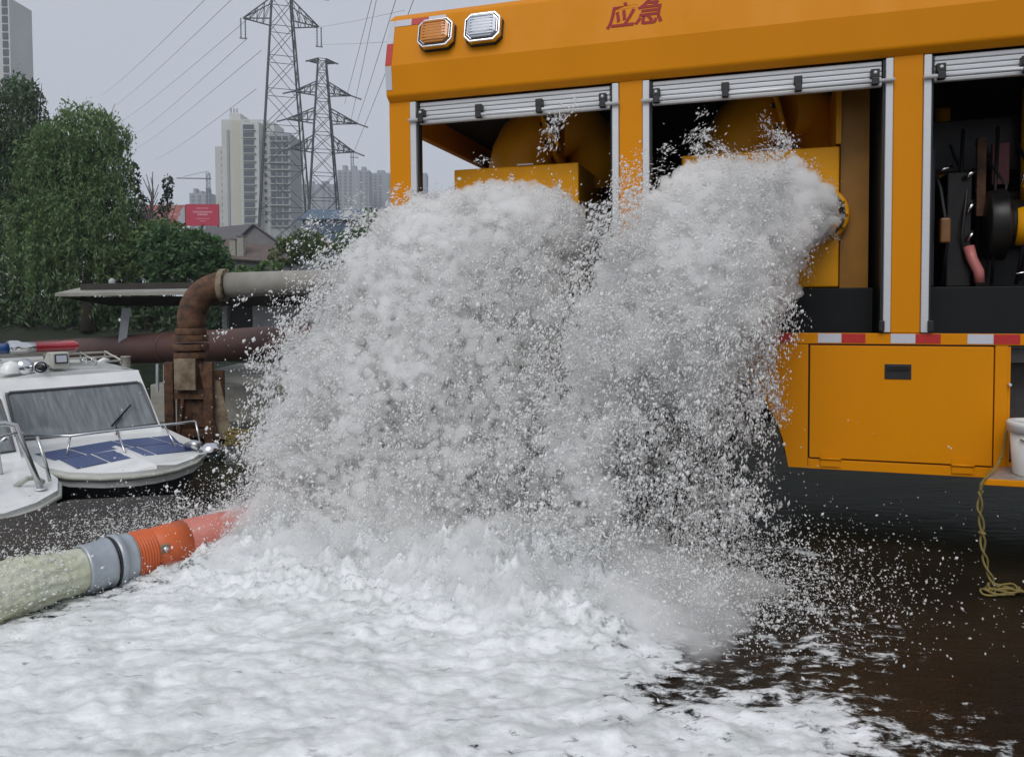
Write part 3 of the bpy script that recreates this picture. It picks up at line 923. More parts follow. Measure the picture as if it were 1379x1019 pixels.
    loop = [fr(0.10, -0.95), fr(0.10, -0.5), fr(0.10, 0), fr(0.10, 0.5), fr(0.10, 0.95), fr(0.45, 0.955), fr(0.76, 0.95), fr(0.80, 0.90), fr(0.80, 0.5), fr(0.80, 0), fr(0.80, -0.5), fr(0.80, -0.90), fr(0.76, -0.95), fr(0.45, -0.955)]
    MB().tube([(x + 0.004, y, z) for x, y, z in loop], 0.015, 6, closed=True).build('windscreen_seal', M['seal'], ws)
    wp0, wp1, wp2 = Vector(fr(0.02, 0.30)), Vector(fr(0.16, 0.32)), Vector(fr(0.42, 0.62))
    wb = MB().tube([wp0 + Vector((0.03, 0, 0)), wp1 + Vector((0.035, 0, 0.01)), wp1.lerp(wp2, 0.5) + Vector((0.03, 0, 0.01))], 0.008, 6)
    wb.bar(wp1 + Vector((0.02, -0.04, 0)), wp2 + Vector((0.022, 0.02, 0.02)), 0.012, 0.018)
    wb.build('wiper', M['black'], bt)
    MB().tube([wp0 + Vector((0.05, -0.03, -0.03)), wp0 + Vector((0.04, 0, 0.03))], 0.018, 8).build('wiper_motor', M['brown'], bt)
    for s in (-1, 1):
        MB().add([(-0.43, s * (cw - 0.022), 0.165), (-0.76, s * (tw + 0.0), 0.555), (-2.89, s * tw, 0.555), (-2.89, s * (cw - 0.022), 0.165)], [(0, 1, 2, 3)]).build('side_window', M['glass'], bt)
    # cabin inside: dash, wheel, two seats
    MB().box(-0.72, -0.20, -0.66, 0.66, -0.10, 0.045).build('dashboard', M['gelcoat_dirty'], bt, 0.02)
    MB().lathe([(0, 0), (0.22, 0.0), (0.20, 0.05), (0.0, 0.09)], (-0.32, -0.40, 0.05), (0, 0, 1), 20).build('instrument_cowl', G, bt)
    MB().ring((-0.66, 0.28, 0.18), (1, 0, 0.5), 0.15, 0.016, 22, 6).build('steering_wheel', M['seal'], bt)
    for s in (-0.34, 0.34):
        MB().box(-1.35, -1.22, s - 0.2, s + 0.2, -0.15, 0.34).box(-1.22, -0.85, s - 0.2, s + 0.2, -0.15, -0.02).build('seat', mat('seat_vinyl', (0.30, 0.31, 0.31), 0.6), bt, 0.05)
    MB().box(-3.0, -2.96, -0.66, 0.66, -0.1, 0.6).build('rear_bulkhead', M['tower_grey'], bt)
    # bow rail
    S = M['stainless']
    st = [(0.30, -0.74), (0.95, -0.66), (1.28, -0.40), (1.36, 0.0), (1.28, 0.40), (0.95, 0.66), (0.30, 0.74)]
    return bt, dz, st


def bow_rail(bt, dz):
    """Low rail along the near side of the foredeck and round to the bow corner."""
    S = M['stainless']
    pts = [(0.10, -0.70, 0.13), (0.55, -0.42, 0.15), (0.62, 0.0, 0.16), (0.72, 0.45, 0.17), (0.92, 0.70, 0.20)]
    r = MB().tube(pts, 0.013, 8).build('bow_rail', S, bt)
    for (x, y, z), (bx, by) in zip(pts[1::1], [(0.66, -0.50), (0.98, -0.05), (0.95, 0.48), (1.0, 0.72)]):
        MB().tube([(x, y, z), (bx, by, dz(bx))], 0.011, 8).build('stanchion', S, r)


b1, dzf, st = make_boat((-4.60, 8.36, 0.05), 'white patrol launch with red and blue roof light bar and blue deck panels')
bow_rail(b1, dzf)
# boat 1: roof furniture
lb = bpy.data.objects.new('light_bar', None); COL.objects.link(lb); lb.parent = b1; lb.location = (-1.05, -0.40, 0.97); lb['label'] = 'red and blue light bar on the roof rack'


def capsule(x0, x1, r, flat=0.62):
    prof = []
    L_ = x1 - x0
    for k in range(7):
        a = math.pi / 2 * k / 6
        prof.append((r * math.sin(a), r * (1 - math.cos(a)) * 0.9))
    m_ = MB().lathe(prof + [(r, L_)], (0, 0, 0), (0, 1, 0), 20, True)
    return m_


for (y0, y1, mm, nm) in ((-0.58, -0.13, 'lens_blue', 'blue_lens'), (0.14, 0.62, 'lens_red', 'red_lens')):
    b = MB()
    n = 18
    prof = []
    if y0 < 0:
        ys_ = [(y0, 0.3), (y0 + 0.02, 0.7), (y0 + 0.06, 0.95), (y1, 1.0)]
    else:
        ys_ = [(y0, 1.0), (y1 - 0.06, 0.95), (y1 - 0.02, 0.7), (y1, 0.3)]
    V = [(0.13 * s * math.cos(2 * math.pi * j / n), y, 0.066 * s * math.sin(2 * math.pi * j / n)) for (y, s) in ys_ for j in range(n)]
    F_ = [(i * n + j, i * n + (j + 1) % n, (i + 1) * n + (j + 1) % n, (i + 1) * n + j) for i in range(3) for j in range(n)]
    F_ += [tuple(range(n)), tuple(range(3 * n, 4 * n))]
    b.add(V, F_, True)
    b.build(nm, M[mm], lb)
b = MB()
n = 18
V = [(0.135 * s * math.cos(2 * math.pi * j / n), y, 0.070 * s * math.sin(2 * math.pi * j / n) + o) for (y, s, o) in ((-0.129, 1, 0), (-0.10, 1.12, 0.01), (-0.02, 1.12, 0.01), (0.02, 0.98, 0), (0.139, 0.98, 0)) for j in range(n)]
F_ = [(i * n + j, i * n + (j + 1) % n, (i + 1) * n + (j + 1) % n, (i + 1) * n + j) for i in range(4) for j in range(n)] + [tuple(range(n)), tuple(range(4 * n, 5 * n))]
b.add(V, F_, True)
for y in (-0.02, 0.03, 0.08, 0.12):
    b.ring((0, y, 0.0), (0, 1, 0), 0.066, 0.004, 18, 4)
b.build('speaker_centre', M['chrome'], lb)
MB().box(-0.06, 0.06, -0.56, 0.58, -0.075, -0.058).build('mount_rail', M['gelcoat_dirty'], lb)
rk = MB()
rk.tube([(-0.72, -0.66, 0.78), (-0.72, 0.62, 0.78)], 0.012, 6); rk.tube([(-0.95, -0.66, 0.82), (-0.95, 0.62, 0.82)], 0.012, 6); rk.tube([(-1.2, -0.66, 0.86), (-1.2, 0.62, 0.86)], 0.012, 6)
for y in (-0.6, -0.1, 0.3, 0.58):
    rk.tube([(-0.72, y, 0.74), (-0.72, y, 0.79), (-1.2, y, 0.87), (-1.2, y, 0.74)], 0.011, 6)
rk.build('roof_rack', M['gelcoat_dirty'], b1)
sl = MB().prism([(-0.60, 0.735), (-0.62, 0.92), (-0.80, 0.92), (-0.98, 0.745)], -0.20, -0.02).build('search_light', M['gelcoat_dirty'], b1, 0.012)
MB().prism([(-0.596, 0.80), (-0.612, 0.90), (-0.622, 0.90), (-0.606, 0.80)], -0.175, -0.045).build('lens_surround', M['black'], sl)
MB().prism([(-0.588, 0.812), (-0.600, 0.888), (-0.608, 0.888), (-0.596, 0.812)], -0.163, -0.057).build('lens', M['clear_lens'], sl)
MB().lathe([(0.05, -0.1), (0.055, 0.0), (0.075, 0.06), (0.06, 0.062), (0.02, 0.0)], (-0.66, -0.31, 0.765), (1, -0.15, 0), 18).build('horn', M['chrome'], b1)
MB().lathe([(0.0, 0.0), (0.018, 0.0), (0.03, 0.0), (0.034, 0.061), (0.0, 0.062)], (-0.585, -0.32, 0.765), (1, -0.15, 0), 14).build('horn_throat', M['black'], b1)
MB().lathe([(0.0, -0.09), (0.05, -0.08), (0.085, -0.03), (0.09, 0.02), (0.0, 0.04)], (-0.66, -0.46, 0.78), (1, 0, 0.1), 18).build('roof_spotlight', M['chrome'], b1)
MB().lathe([(0.0, 0.13), (0.06, 0.11), (0.1, 0.05), (0.11, 0.0)], (-0.72, -0.58, 0.72), (0, 0, 1), 18).build('roof_dome', M['gelcoat'], b1)
for y, h in ((0.17, 0.09), (0.27, 0.08)):
    MB().ring((-0.70, y, 0.80), (1, 0.3, 0), 0.032, 0.008, 16, 6).build('cleat_ring', M['chrome'], b1)
MB().tube([(-0.70, 0.31, 0.775), (-0.70, 0.38, 0.80), (-0.70, 0.44, 0.80)], [0.02, 0.03, 0.012], 8).build('navigation_lamp', M['gelcoat'], b1)
MB().lathe([(0.052, 0.0), (0.052, 0.11), (0.058, 0.112), (0.058, 0.13), (0.0, 0.132)], (-0.72, 0.64, 0.70), (0, 0, 1), 16).build('exhaust_stub', M['grey_pipe'], b1)
# anchor roller and white fender at the far bow corner
MB().lathe([(0.0, -0.13), (0.06, -0.12), (0.095, -0.05), (0.10, 0.02), (0.075, 0.09), (0.0, 0.12)], (1.30, 0.66, -0.08), (0.75, 0.35, 0.25), 18).build('bow_lamp', M['chrome'], b1)
MB().tube([(1.05, 0.52, -0.03), (1.16, 0.56, 0.0), (1.22, 0.60, -0.02)], [0.03, 0.05, 0.05], 10).build('anchor_roller', M['stainless'], b1)

b2, dzf, st = make_boat((-4.98, 6.38, 0.13), 'white patrol launch cut off by the left edge with a tall bow handrail', False)
S = M['stainless']
hoop = [(1.16, 0.18, -0.06), (1.02, 0.10, 0.36), (0.98, 0.11, 0.45), (0.97, 0.18, 0.48), (0.99, 0.36, 0.475), (1.00, 0.43, 0.45), (1.03, 0.45, 0.36), (1.12, 0.56, -0.065)]
hr = MB().tube(hoop, 0.022, 10).build('bow_handrail', S, b2)
MB().tube([(1.03, 0.11, 0.31), (1.03, 0.25, 0.37), (1.03, 0.43, 0.40)], 0.010, 8).build('rail_brace', S, hr)
MB().tube([(0.55, 0.55, 0.30), (0.80, 0.54, 0.35), (1.03, 0.44, 0.37)], 0.012, 8).build('rail_brace', S, hr)
MB().tube([(0.86, 0.62, 0.32), (0.92, 0.66, 0.10), (0.95, 0.68, -0.05)], 0.014, 8).build('rail_post', S, hr)
MB().tube([(0.50, 0.45, -0.02), (0.44, 0.44, 0.22), (0.52, 0.50, 0.29)], 0.018, 8).build('rail_post', S, hr)
for (x, y) in ((1.16, 0.18), (1.12, 0.56)):
    MB().lathe([(0.045, 0), (0.045, 0.010), (0.0, 0.012)], (x, y, dzf(x) + 0.012), (0, 0, 1), 14).build('rail_foot', M['alu'], hr)
cl = MB().tube([(0.92, 0.44, -0.05), (1.02, 0.50, 0.02), (0.95, 0.57, 0.0), (1.04, 0.60, -0.03)], 0.022, 8).build('mooring_cleat', M['gelcoat_dirty'], b2)
MB().box(1.30, 1.46, -0.75, -0.2, -0.22, -0.13).build('bow_fender', M['rubber'], b2, 0.03)

# ------------------------------------------------------------------ rusty pump on its pontoon, pipes, canopy over the water
def ring_bolts(mb, c, axis, R_, k=10, s=0.016):
    q = Vector(axis).normalized().to_track_quat('Z', 'Y')
    for i in range(k):
        a = 2 * math.pi * i / k
        p = Vector(c) + q @ Vector((R_ * math.cos(a), R_ * math.sin(a), 0))
        mb.lathe([(s, -0.03), (s, 0.03)], p, axis, 6, True)


YP = 11.0
base = at(260, 612, YP)
pb = thing('rusty_pump', 'rust covered upright pump pipe with an elbow and long grey delivery pipe', 'pump', (base.x, YP, base.z))
iv = lambda px, py, dy=0.0: at(px, py, YP + dy) - Vector((base.x, YP, base.z))
v = MB()
v.tube([iv(257, 600), iv(257, 540), iv(257, 500), iv(257, 468)], [0.20, 0.17, 0.17, 0.19], 20)
v.build('riser_pipe', M['rust'], pb)
MB().box(iv(246, 480).x, iv(274, 480).x, -0.30, -0.262, iv(0, 522).z, iv(0, 481).z).build('face_plate', M['rust_pale'], pb, 0.006)
for (y, r) in ((478, 0.235), (467, 0.25), (455, 0.24), (446, 0.215)):
    c = iv(257, y)
    MB().lathe([(0.18, -0.045), (r, -0.045), (r, 0.045), (0.18, 0.045)], c, (0, 0, 1), 24, True).build('pipe_flange', M['rust'], pb, 0.008)
e0, e1 = iv(258, 446), iv(302, 384)
rb = (e1 - e0)
el = [e0, e0 + Vector((0.0, 0, 0.15))]
for k in range(1, 9):
    a = math.pi / 2 * k / 8
    el.append(e0 + Vector((0.0, 0, 0.15)) + Vector((rb.x * (1 - math.cos(a)), 0, (rb.z - 0.15) * math.sin(a))))
MB().tube(el, 0.195, 22).build('elbow', M['rust'], pb)
MB().lathe([(0.15, -0.05), (0.235, -0.05), (0.235, 0.03), (0.15, 0.03)], e1, (1, 0, 0), 24, True).build('pipe_flange', M['rust_pale'], pb, 0.008)
bb = MB(); ring_bolts(bb, e1, (1, 0, 0), 0.215, 12, 0.018); bb.build('flange_bolts', M['rust'], pb)
e2 = iv(640, 372, 0.4)
MB().tube([e1 + Vector((0.03, 0, 0)), e1.lerp(e2, 0.5), e2], 0.178, 22).build('delivery_pipe', M['grey_pipe'], pb)
b = MB()
for px in (236, 288):
    b.box(iv(px - 6, 480).x, iv(px + 6, 480).x, -0.24, -0.16, iv(0, 600).z, iv(0, 486).z)
    b.box(iv(px - 6, 480).x, iv(px + 6, 480).x, 0.16, 0.24, iv(0, 600).z, iv(0, 500).z)
b.box(iv(238, 480).x, iv(292, 480).x, -0.22, 0.2, iv(0, 535).z, iv(0, 524).z)
b.box(iv(242, 480).x, iv(290, 480).x, -0.19, 0.2, iv(0, 585).z, iv(0, 575).z)
b.bar(iv(240, 590, -0.2), iv(252, 490, -0.2), 0.05); b.bar(iv(292, 590, -0.2), iv(270, 490, -0.2), 0.05)
b.build('support_frame', M['rust'], pb, 0.006)
MB().box(iv(246, 480).x, iv(284, 480).x, -0.15, 0.15, iv(0, 574).z, iv(0, 536).z).build('motor_block', M['rust'], pb, 0.03)
MB().add([iv(286, 590, -.1), iv(314, 592, -.1), iv(296, 512, -.1), iv(286, 512, -.1), iv(286, 590, -.14), iv(314, 592, -.14), iv(296, 512, -.14), iv(286, 512, -.14)],
         [(0, 1, 2, 3), (7, 6, 5, 4), (0, 4, 5, 1), (1, 5, 6, 2), (2, 6, 7, 3), (3, 7, 4, 0)]).build('gusset_plate', M['rust_pale'], pb)
MB().lathe([(0.36, 0.0), (0.36, 0.14), (0.26, 0.18), (0.26, 0.3)], (0.06, 0, -0.12), (0, 0, 1), 22, True).build('pump_base', M['rust'], pb)

pz = base.z - 0.12
pp = thing('mooring_pontoon', 'low dark concrete pontoon under the rusty pump', 'pontoon', (base.x, YP, pz))
MB().box(-1.0, 3.2, -0.75, 1.2, -0.55, 0.0).build('deck', M['concrete'], pp, 0.02)
MB().box(-1.02, 3.22, -0.80, -0.752, -0.3, -0.08).build('fender_rail', M['dark_wood'], pp)
rc = MB()
cpos = at(321, 586, YP - 0.35)
for k in range(7):
    pts = [cpos + Vector((0.17 * math.cos(2 * math.pi * i / 20 + k), 0.12 * math.sin(2 * math.pi * i / 20 + k), 0.03 * k + 0.02 * math.sin(i + k) - 0.12)) for i in range(20)]
    rc.tube(pts, 0.017, 6, closed=True)
tag(rc.build('rope_coil', M['rope']), 'yellow rope coil lying on the pontoon beside the rusty pump', 'rope')
ml = MB()
pA, pB = at(262, 596, 9.2), at(318, 588, YP - 0.4)
ml.tube([pA.lerp(pB, t) - Vector((0, 0, 0.10 * math.sin(math.pi * t))) for t in [i / 10 for i in range(11)]], 0.012, 6)
tag(ml.build('mooring_line', M['rope']), 'sagging mooring rope from the launch bow to the pontoon', 'rope')

rpz = MB()
a_, b_ = at(372, 462, 11.9), at(40, 476, 17.0)
rpz.tube([a_ + (a_ - b_) * 0.2, a_, a_.lerp(b_, .5), b_, b_ + (b_ - a_) * 0.4], 0.27, 26)
rr = rpz.build('river_pipe', M['red_pipe'])
tag(rr, 'long horizontal brownish red pipe running low behind the rusty pump', 'pipe')
for t in (0.35, 0.8):
    MB().lathe([(0.26, -0.03), (0.29, -0.03), (0.29, 0.03), (0.26, 0.03)], a_.lerp(b_, t), b_ - a_, 24, True).build('weld_collar', M['red_pipe'], rr)

YC = 13.5
cn = thing('canopy_pontoon', 'floating landing stage with a flat dark canopy and pale roof edge', 'landing stage', (at(180, 400, YC).x, YC + 1, RIVER_Z))
co = Vector((at(180, 400, YC).x, YC + 1, RIVER_Z))
cv = lambda px, py, dy=0.0: at(px, py, YC + dy) - co
b = MB()
b.add([cv(74, 399), cv(420, 395), cv(420, 388, 4.2), cv(112, 390, 4.2), cv(74, 394.5), cv(420, 389.5), cv(420, 384, 4.2), cv(112, 386.5, 4.2)],
      [(3, 2, 1, 0), (4, 5, 6, 7), (0, 1, 5, 4), (1, 2, 6, 5), (2, 3, 7, 6), (3, 0, 4, 7)])
b.build('canopy', M['concrete'], cn)
b = MB(); b.bar(cv(110, 386.5, 1.0), cv(420, 382, 1.0), 0.10, 0.12); b.build('roof_upstand', M['dark_wood'], cn)
b = MB()
b.add([cv(82, 400.5, 0.1), cv(420, 397, 0.1), cv(420, 412, 1.0), cv(150, 412, 1.0), cv(150, 405, 3.5), cv(420, 405, 3.5)], [(0, 1, 2, 3), (3, 2, 5, 4)])
b.build('soffit', M['dark_wood'], cn)
b = MB()
b.add([cv(158, 470, .8), cv(169, 470, .8), cv(176, 415, .6), cv(164, 415, .6), cv(158, 470, .95), cv(169, 470, .95), cv(176, 415, .75), cv(164, 415, .75)],
      [(0, 1, 2, 3), (7, 6, 5, 4), (0, 4, 5, 1), (1, 5, 6, 2), (2, 6, 7, 3), (3, 7, 4, 0)])
b.build('raking_post', M['cabin_white'], cn)
b = MB(); b.box(cv(309, 420).x, cv(480, 420).x, 0.2, 0.3, cv(0, 470).z, cv(0, 402).z); b.build('cabin_wall', M['cabin_white'], cn)
b = MB(); b.box(cv(272, 420).x, cv(308, 420).x, 0.35, 0.45, cv(0, 470).z, cv(0, 402).z); b.build('doorway', M['black'], cn)
MB().box(cv(263, 420).x, cv(270, 420).x, 0.25, 0.37, cv(0, 470).z, cv(0, 404).z).build('door_post', M['cabin_white'], cn)
b = MB(); b.box(cv(196, 420).x, cv(480, 420).x, -0.9, 3.5, -0.3, cv(0, 527, -0.9).z); b.build('float', M['concrete'], cn, 0.03)
for px in (212, 222, 232):
    MB().bar(cv(px, 527, -0.6), cv(px, 490, -0.6), 0.04).build('railing_post', M['cabin_white'], cn)
MB().lathe([(0.05, 0), (0.06, 0.12), (0.02, 0.16)], cv(151, 386, 1.2), (0, 0, 1), 10, True).build('roof_lamp', M['cabin_white'], cn)

# ------------------------------------------------------------------ vegetation on the far bank


def leaf_mesh(centres, sx, sz, droop=0.0, jitter=0.5, cross=False):
    """Leaf-sized rhombs round the given points; droop 1 hangs them vertically."""
    n = len(centres)
    d = rng.normal(size=(n, 3))
    d[:, 2] = d[:, 2] * (1 - droop) - droop * 2.2
    d /= np.linalg.norm(d, axis=1)[:, None]
    a = rng.normal(size=(n, 3))
    a -= d * (a * d).sum(1)[:, None]
    a /= np.linalg.norm(a, axis=1)[:, None]
    L_ = sz * rng.uniform(1 - jitter, 1 + jitter, n)[:, None]
    W_ = sx * rng.uniform(1 - jitter, 1 + jitter, n)[:, None]
    V = np.stack([centres - d * L_, centres + a * W_ - d * L_ * 0.1, centres + d * L_, centres - a * W_ - d * L_ * 0.1], 1).reshape(-1, 3)
    F_ = np.arange(n * 4).reshape(n, 4)
    return V, F_


def crown_points(lobes, n, hollow=0.55):
    pts = []
    w = np.array([l[3] * l[4] * l[5] for l in lobes]) ** 0.75
    cnt = (n * w / w.sum()).astype(int)
    for (x, y, z, rx, ry, rz), c in zip(lobes, cnt):
        d = rng.normal(size=(c, 3)); d /= np.linalg.norm(d, axis=1)[:, None]
        r = hollow + (1 - hollow) * rng.random(c) ** 0.6
        nz = fbm(d * 2.6 + x, 4, 0.6)
        p = d * (r * (1 + 0.60 * nz))[:, None] * (rx, ry, rz) + (x, y, z)
        keep = fbm(p * (1.1 / max(rx, 0.8) * 2.2), 2) > -0.07
        pts.append(p[keep])
    return np.concatenate(pts)


def trunk_mesh(h, r, lobes, lean=0.1):
    b = MB()
    top = Vector((lean * h, 0, h * 0.62))
    b.tube([(0, 0, -0.3), (0, 0, h * 0.12), top * 0.5, top], [r * 1.4, r, r * 0.8, r * 0.5], 9)
    for (x, y, z, rx, ry, rz) in lobes:
        e = Vector((x, y, z + rz * 0.3))
        s = top * rnd.uniform(0.45, 1.0)
        mid = s.lerp(e, 0.55) + Vector((rnd.uniform(-.3, .3), rnd.uniform(-.3, .3), 0.3))
        b.tube([s, mid, e], [r * 0.45, r * 0.28, r * 0.08], 6)
        for k in range(5):
            f = e + Vector((rnd.uniform(-1, 1) * rx * 0.8, rnd.uniform(-1, 1) * ry * 0.8, rnd.uniform(-0.2, 0.8) * rz))
            b.tube([mid, mid.lerp(f, 0.6) + Vector((0, 0, 0.15)), f], [r * 0.2, r * 0.1, r * 0.03], 5)
    return b


def tree(name, label, loc, lobes, n, leafmat, sx, sz, droop=0.0, r=0.22, h=6, strands=0, lean=0.05, group=None, cat='tree'):
    t = thing(name, label, cat, loc, group=group)
    trunk_mesh(h, r, lobes, lean).build('trunk', M['bark'], t)
    pts = crown_points(lobes, n)
    V, F_ = leaf_mesh(pts, sx, sz, droop)
    if strands:
        S = crown_points(lobes, strands, 0.8)
        out = []
        for p in S:
            ln = rnd.uniform(0.8, 3.2)
            k = int(ln / 0.12)
            q = np.repeat(p[None], k, 0).copy()
            q[:, 2] -= np.linspace(0, ln, k)
            q[:, 0] += 0.10 * np.sin(np.linspace(0, 2, k) + p[0]); q += rng.normal(scale=0.05, size=q.shape)
            out.append(q[q[:, 2] > 0.1])
        P = np.concatenate(out)
        V2, F2 = leaf_mesh(P, sx * 0.75, sz * 0.9, 0.9)
        F_ = np.concatenate([F_, F2 + len(V)]); V = np.concatenate([V, V2])
    me = mesh_np('crown', V, F_, False)
    me.materials.append(leafmat)
    link('crown', me, t)
    return t


def lobes_px(o, Y, specs):
    """(px, py, radius x in px, radius z in px[, dy]) seen at depth Y -> local ellipsoids."""
    out = []
    for s in specs:
        p = at(s[0], s[1], Y + (s[4] if len(s) > 4 else 0)) - o
        k = Y / FPX
        out.append((p.x, p.y, p.z, s[2] * k, 0.8 * (s[2] + s[3]) / 2 * k, s[3] * k))
    return out


BZ = 0.15
o = Vector((at(45, 400, 41).x, 41, BZ))
tree('willow_tree', 'tall dark weeping willow at the left edge of the far bank', o,
     lobes_px(o, 41, [(-30, 200, 62, 85), (12, 170, 46, 66), (20, 128, 26, 24), (-10, 290, 70, 90), (45, 130, 14, 22), (48, 250, 46, 80), (30, 350, 70, 60), (-60, 150, 50, 70)]), 46000, M['leaf_willow_dark'], 0.042, 0.14, 0.55, 0.35, 9, 900, 0.02)
o = Vector((at(118, 400, 39.5).x, 39.5, BZ))
tree('willow_tree', 'rounded weeping willow with hanging strands above the landing stage', o,
     lobes_px(o, 39.5, [(112, 185, 58, 44), (92, 215, 46, 52), (138, 220, 36, 60), (120, 280, 56, 66), (60, 235, 34, 60), (140, 320, 42, 64), (95, 340, 60, 62), (60, 325, 50, 70)]), 46000, M['leaf_willow'], 0.042, 0.14, 0.55, 0.30, 8, 950, 0.03)
o = Vector((at(182, 400, 43).x, 43, BZ))
tree('poplar_tree', 'slim dark young tree beside the willow', o,
     lobes_px(o, 43, [(181, 240, 7, 20), (186, 275, 11, 22), (180, 310, 18, 26), (172, 340, 18, 26)]), 1500, M['leaf_poplar'], 0.08, 0.13, 0.1, 0.10, 6)
o = Vector((at(222, 400, 46).x, 46, BZ))
tree('poplar_tree', 'slim sparse tree standing in front of the red billboard', o,
     lobes_px(o, 46, [(226, 250, 6, 16), (224, 275, 9, 14), (216, 290, 9, 12)]), 520, M['leaf_poplar'], 0.08, 0.13, 0.1, 0.08, 6)
# leafless tree
o = Vector((at(205, 400, 41.5).x, 41.5, BZ))
t = thing('bare_tree', 'bare grey tree with fine upright twigs behind the bushes', 'tree', o)
b = MB()
b.tube([(0, 0, -0.2), (0.1, 0, 3.4), (0.05, 0, 6.6)], [0.20, 0.14, 0.08], 8)
for k in range(9):
    z = rnd.uniform(2.6, 5.2); a = rnd.uniform(0, 6.28)
    e = Vector((math.cos(a) * rnd.uniform(0.5, 1.3), math.sin(a) * 0.8, z + rnd.uniform(1.4, 3.0)))
    e.z = min(e.z, 8.6)
    b.tube([(0.08, 0, z), (e.x * 0.6, e.y * 0.6, (z + e.z) / 2 - .1), e], [0.075, 0.055, 0.03], 5)
    for j in range(14):
        s = Vector((0.08, 0, z)).lerp(e, rnd.uniform(0.3, 1)); f = s + Vector((rnd.uniform(-.45, .45), rnd.uniform(-.4, .4), rnd.uniform(0.4, 1.3)))
        b.tube([s, f], [0.030, 0.018], 4, caps=False)
b.build('trunk', mat('pale_bark', (0.16, 0.15, 0.145), 0.9), t)
for (lab, px, Y, specs, n, mm) in (
        ('round mid green bush in front of the grey roofed house', 262, 37.5, [(262, 342, 42, 34), (240, 360, 44, 32), (286, 360, 30, 28), (222, 336, 32, 32)], 12000, 'leaf_bush'),
        ('dark bush below the bare tree', 196, 40, [(196, 345, 40, 46), (180, 368, 44, 38), (212, 322, 26, 26)], 12000, 'leaf_willow'),
        ('pale green loose bush below the billboard', 232, 52, [(230, 312, 26, 16), (205, 318, 18, 22), (250, 325, 16, 12)], 2600, 'leaf_light'),
        ('low dark bush left of the grey pipe', 318, 36, [(330, 372, 30, 14), (300, 382, 26, 12), (362, 366, 22, 14)], 3200, 'leaf_willow'),
        ('yellow green bush behind the left edge of the spray', 415, 50, [(410, 330, 34, 20), (385, 342, 24, 16), (440, 342, 30, 18)], 4200, 'leaf_light'),
        ('dark green shrub between the spray and the truck tail', 500, 46, [(500, 310, 26, 26), (478, 330, 30, 24), (524, 325, 28, 30), (545, 340, 30, 30)], 5000, 'leaf_bush')):
    o = Vector((at(px, 400, Y).x, Y, BZ))
    tree('bush', lab, o, lobes_px(o, Y, specs), n, M[mm], 0.075, 0.13, 0.15, 0.07, 1.6, cat='bush')
# undergrowth along the water's edge
P = np.stack([rng.uniform(-48, 12, 26000), rng.uniform(39.5, 44, 26000), np.zeros(26000)], 1)
hh = 1.2 + 0.9 * fbm(P * (0.35, 0.35, 0), 3)
P[:, 2] = -0.7 + (hh + 1.0) * rng.random(26000) ** 0.7
V, F_ = leaf_mesh(P, 0.09, 0.22, 0.3)
me = mesh_np('bank_undergrowth', V, F_, False); me.materials.append(M['leaf_willow_dark'])
tag(link('bank_undergrowth', me), 'dark undergrowth hanging over the waterline of the far bank', 'undergrowth', kind='stuff')

# unseen trees added behind the truck to darken the wet ground's reflection
n = 30000
x_ = rng.uniform(4.5, 62, n)
top_ = 10.5 + 3.0 * fbm(np.stack([x_ * 0.16, 0 * x_, 0 * x_], 1), 3)
y_ = 44 + rng.normal(0, 1.6, n) - 0.22 * np.maximum(0, x_ - 10)
P = np.stack([x_, y_, top_ * rng.random(n) ** 0.8], 1)
V, F_ = leaf_mesh(P, 0.30, 0.55, 0.4)
me = mesh_np('unseen_bank_woods', V, F_, False); me.materials.append(M['leaf_willow_dark'])
tag(link('unseen_bank_woods', me), 'unseen mass of trees added behind the truck to darken the ground reflection', 'woods', kind='stuff')

# ------------------------------------------------------------------ houses, billboard and shed
YH = 76
o = at(340, 400, YH); o.z = 0.8
hs = thing('grey_house', 'grey gabled house with a dark tiled roof left of the pylons', 'house', o)
hv = lambda px, py, dy=0.0: at(px, py, YH + dy) - o
g0 = [hv(306, 350), hv(306, 333), hv(339, 303), hv(376, 330), hv(376, 350)]
g0[0].z = g0[4].z = 0
ext = Vector((-6.2, 4.5, 0))
b = MB()
b.add(g0 + [p + ext for p in g0], [(4, 3, 2, 1, 0), (5, 6, 7, 8, 9), (0, 1, 6, 5), (3, 4, 9, 8)])
b.build('wall', M['house_wall'], hs)
off = Vector((0.2, -0.35, 0.12))


def slab(p0, p1, p2, p3, th=0.16):
    P = [Vector(p) for p in (p0, p1, p2, p3)]
    n_ = (P[1] - P[0]).cross(P[3] - P[0]).normalized() * th
    if n_.z < 0: n_ = -n_
    return MB().add(P + [p + n_ for p in P], [(0, 3, 2, 1), (4, 5, 6, 7), (0, 1, 5, 4), (1, 2, 6, 5), (2, 3, 7, 6), (3, 0, 4, 7)])


fo = -ext.normalized() * 0.4
e1_ = g0[1] + (g0[1] - g0[2]) * 0.12; e3_ = g0[3] + (g0[3] - g0[2]) * 0.10
slab(e1_ + fo, g0[2] + fo, g0[2] + ext, e1_ + ext).build('roof', M['roof_tile'], hs)
slab(e3_ + fo, g0[2] + fo, g0[2] + ext, e3_ + ext).build('roof', M['roof_tile'], hs)
YH2 = 66
o = at(330, 400, YH2); o.z = 0.8
h2 = thing('brown_house', 'low house with brown tiled roof in front of the grey house', 'house', o)
hv2 = lambda px, py, dy=0.0: at(px, py, YH2 + dy) - o
b = MB(); x0, x1 = hv2(296, 335).x, hv2(392, 335).x
b.box(x0, x1, 0, 5, 0, hv2(0, 349).z)
b.build('wall', M['house_wall'], h2)
slab(hv2(290, 349, -0.4), hv2(396, 356, -0.4), hv2(372, 336, 2.6), hv2(302, 321, 2.6)).build('roof', M['roof_brown'], h2)
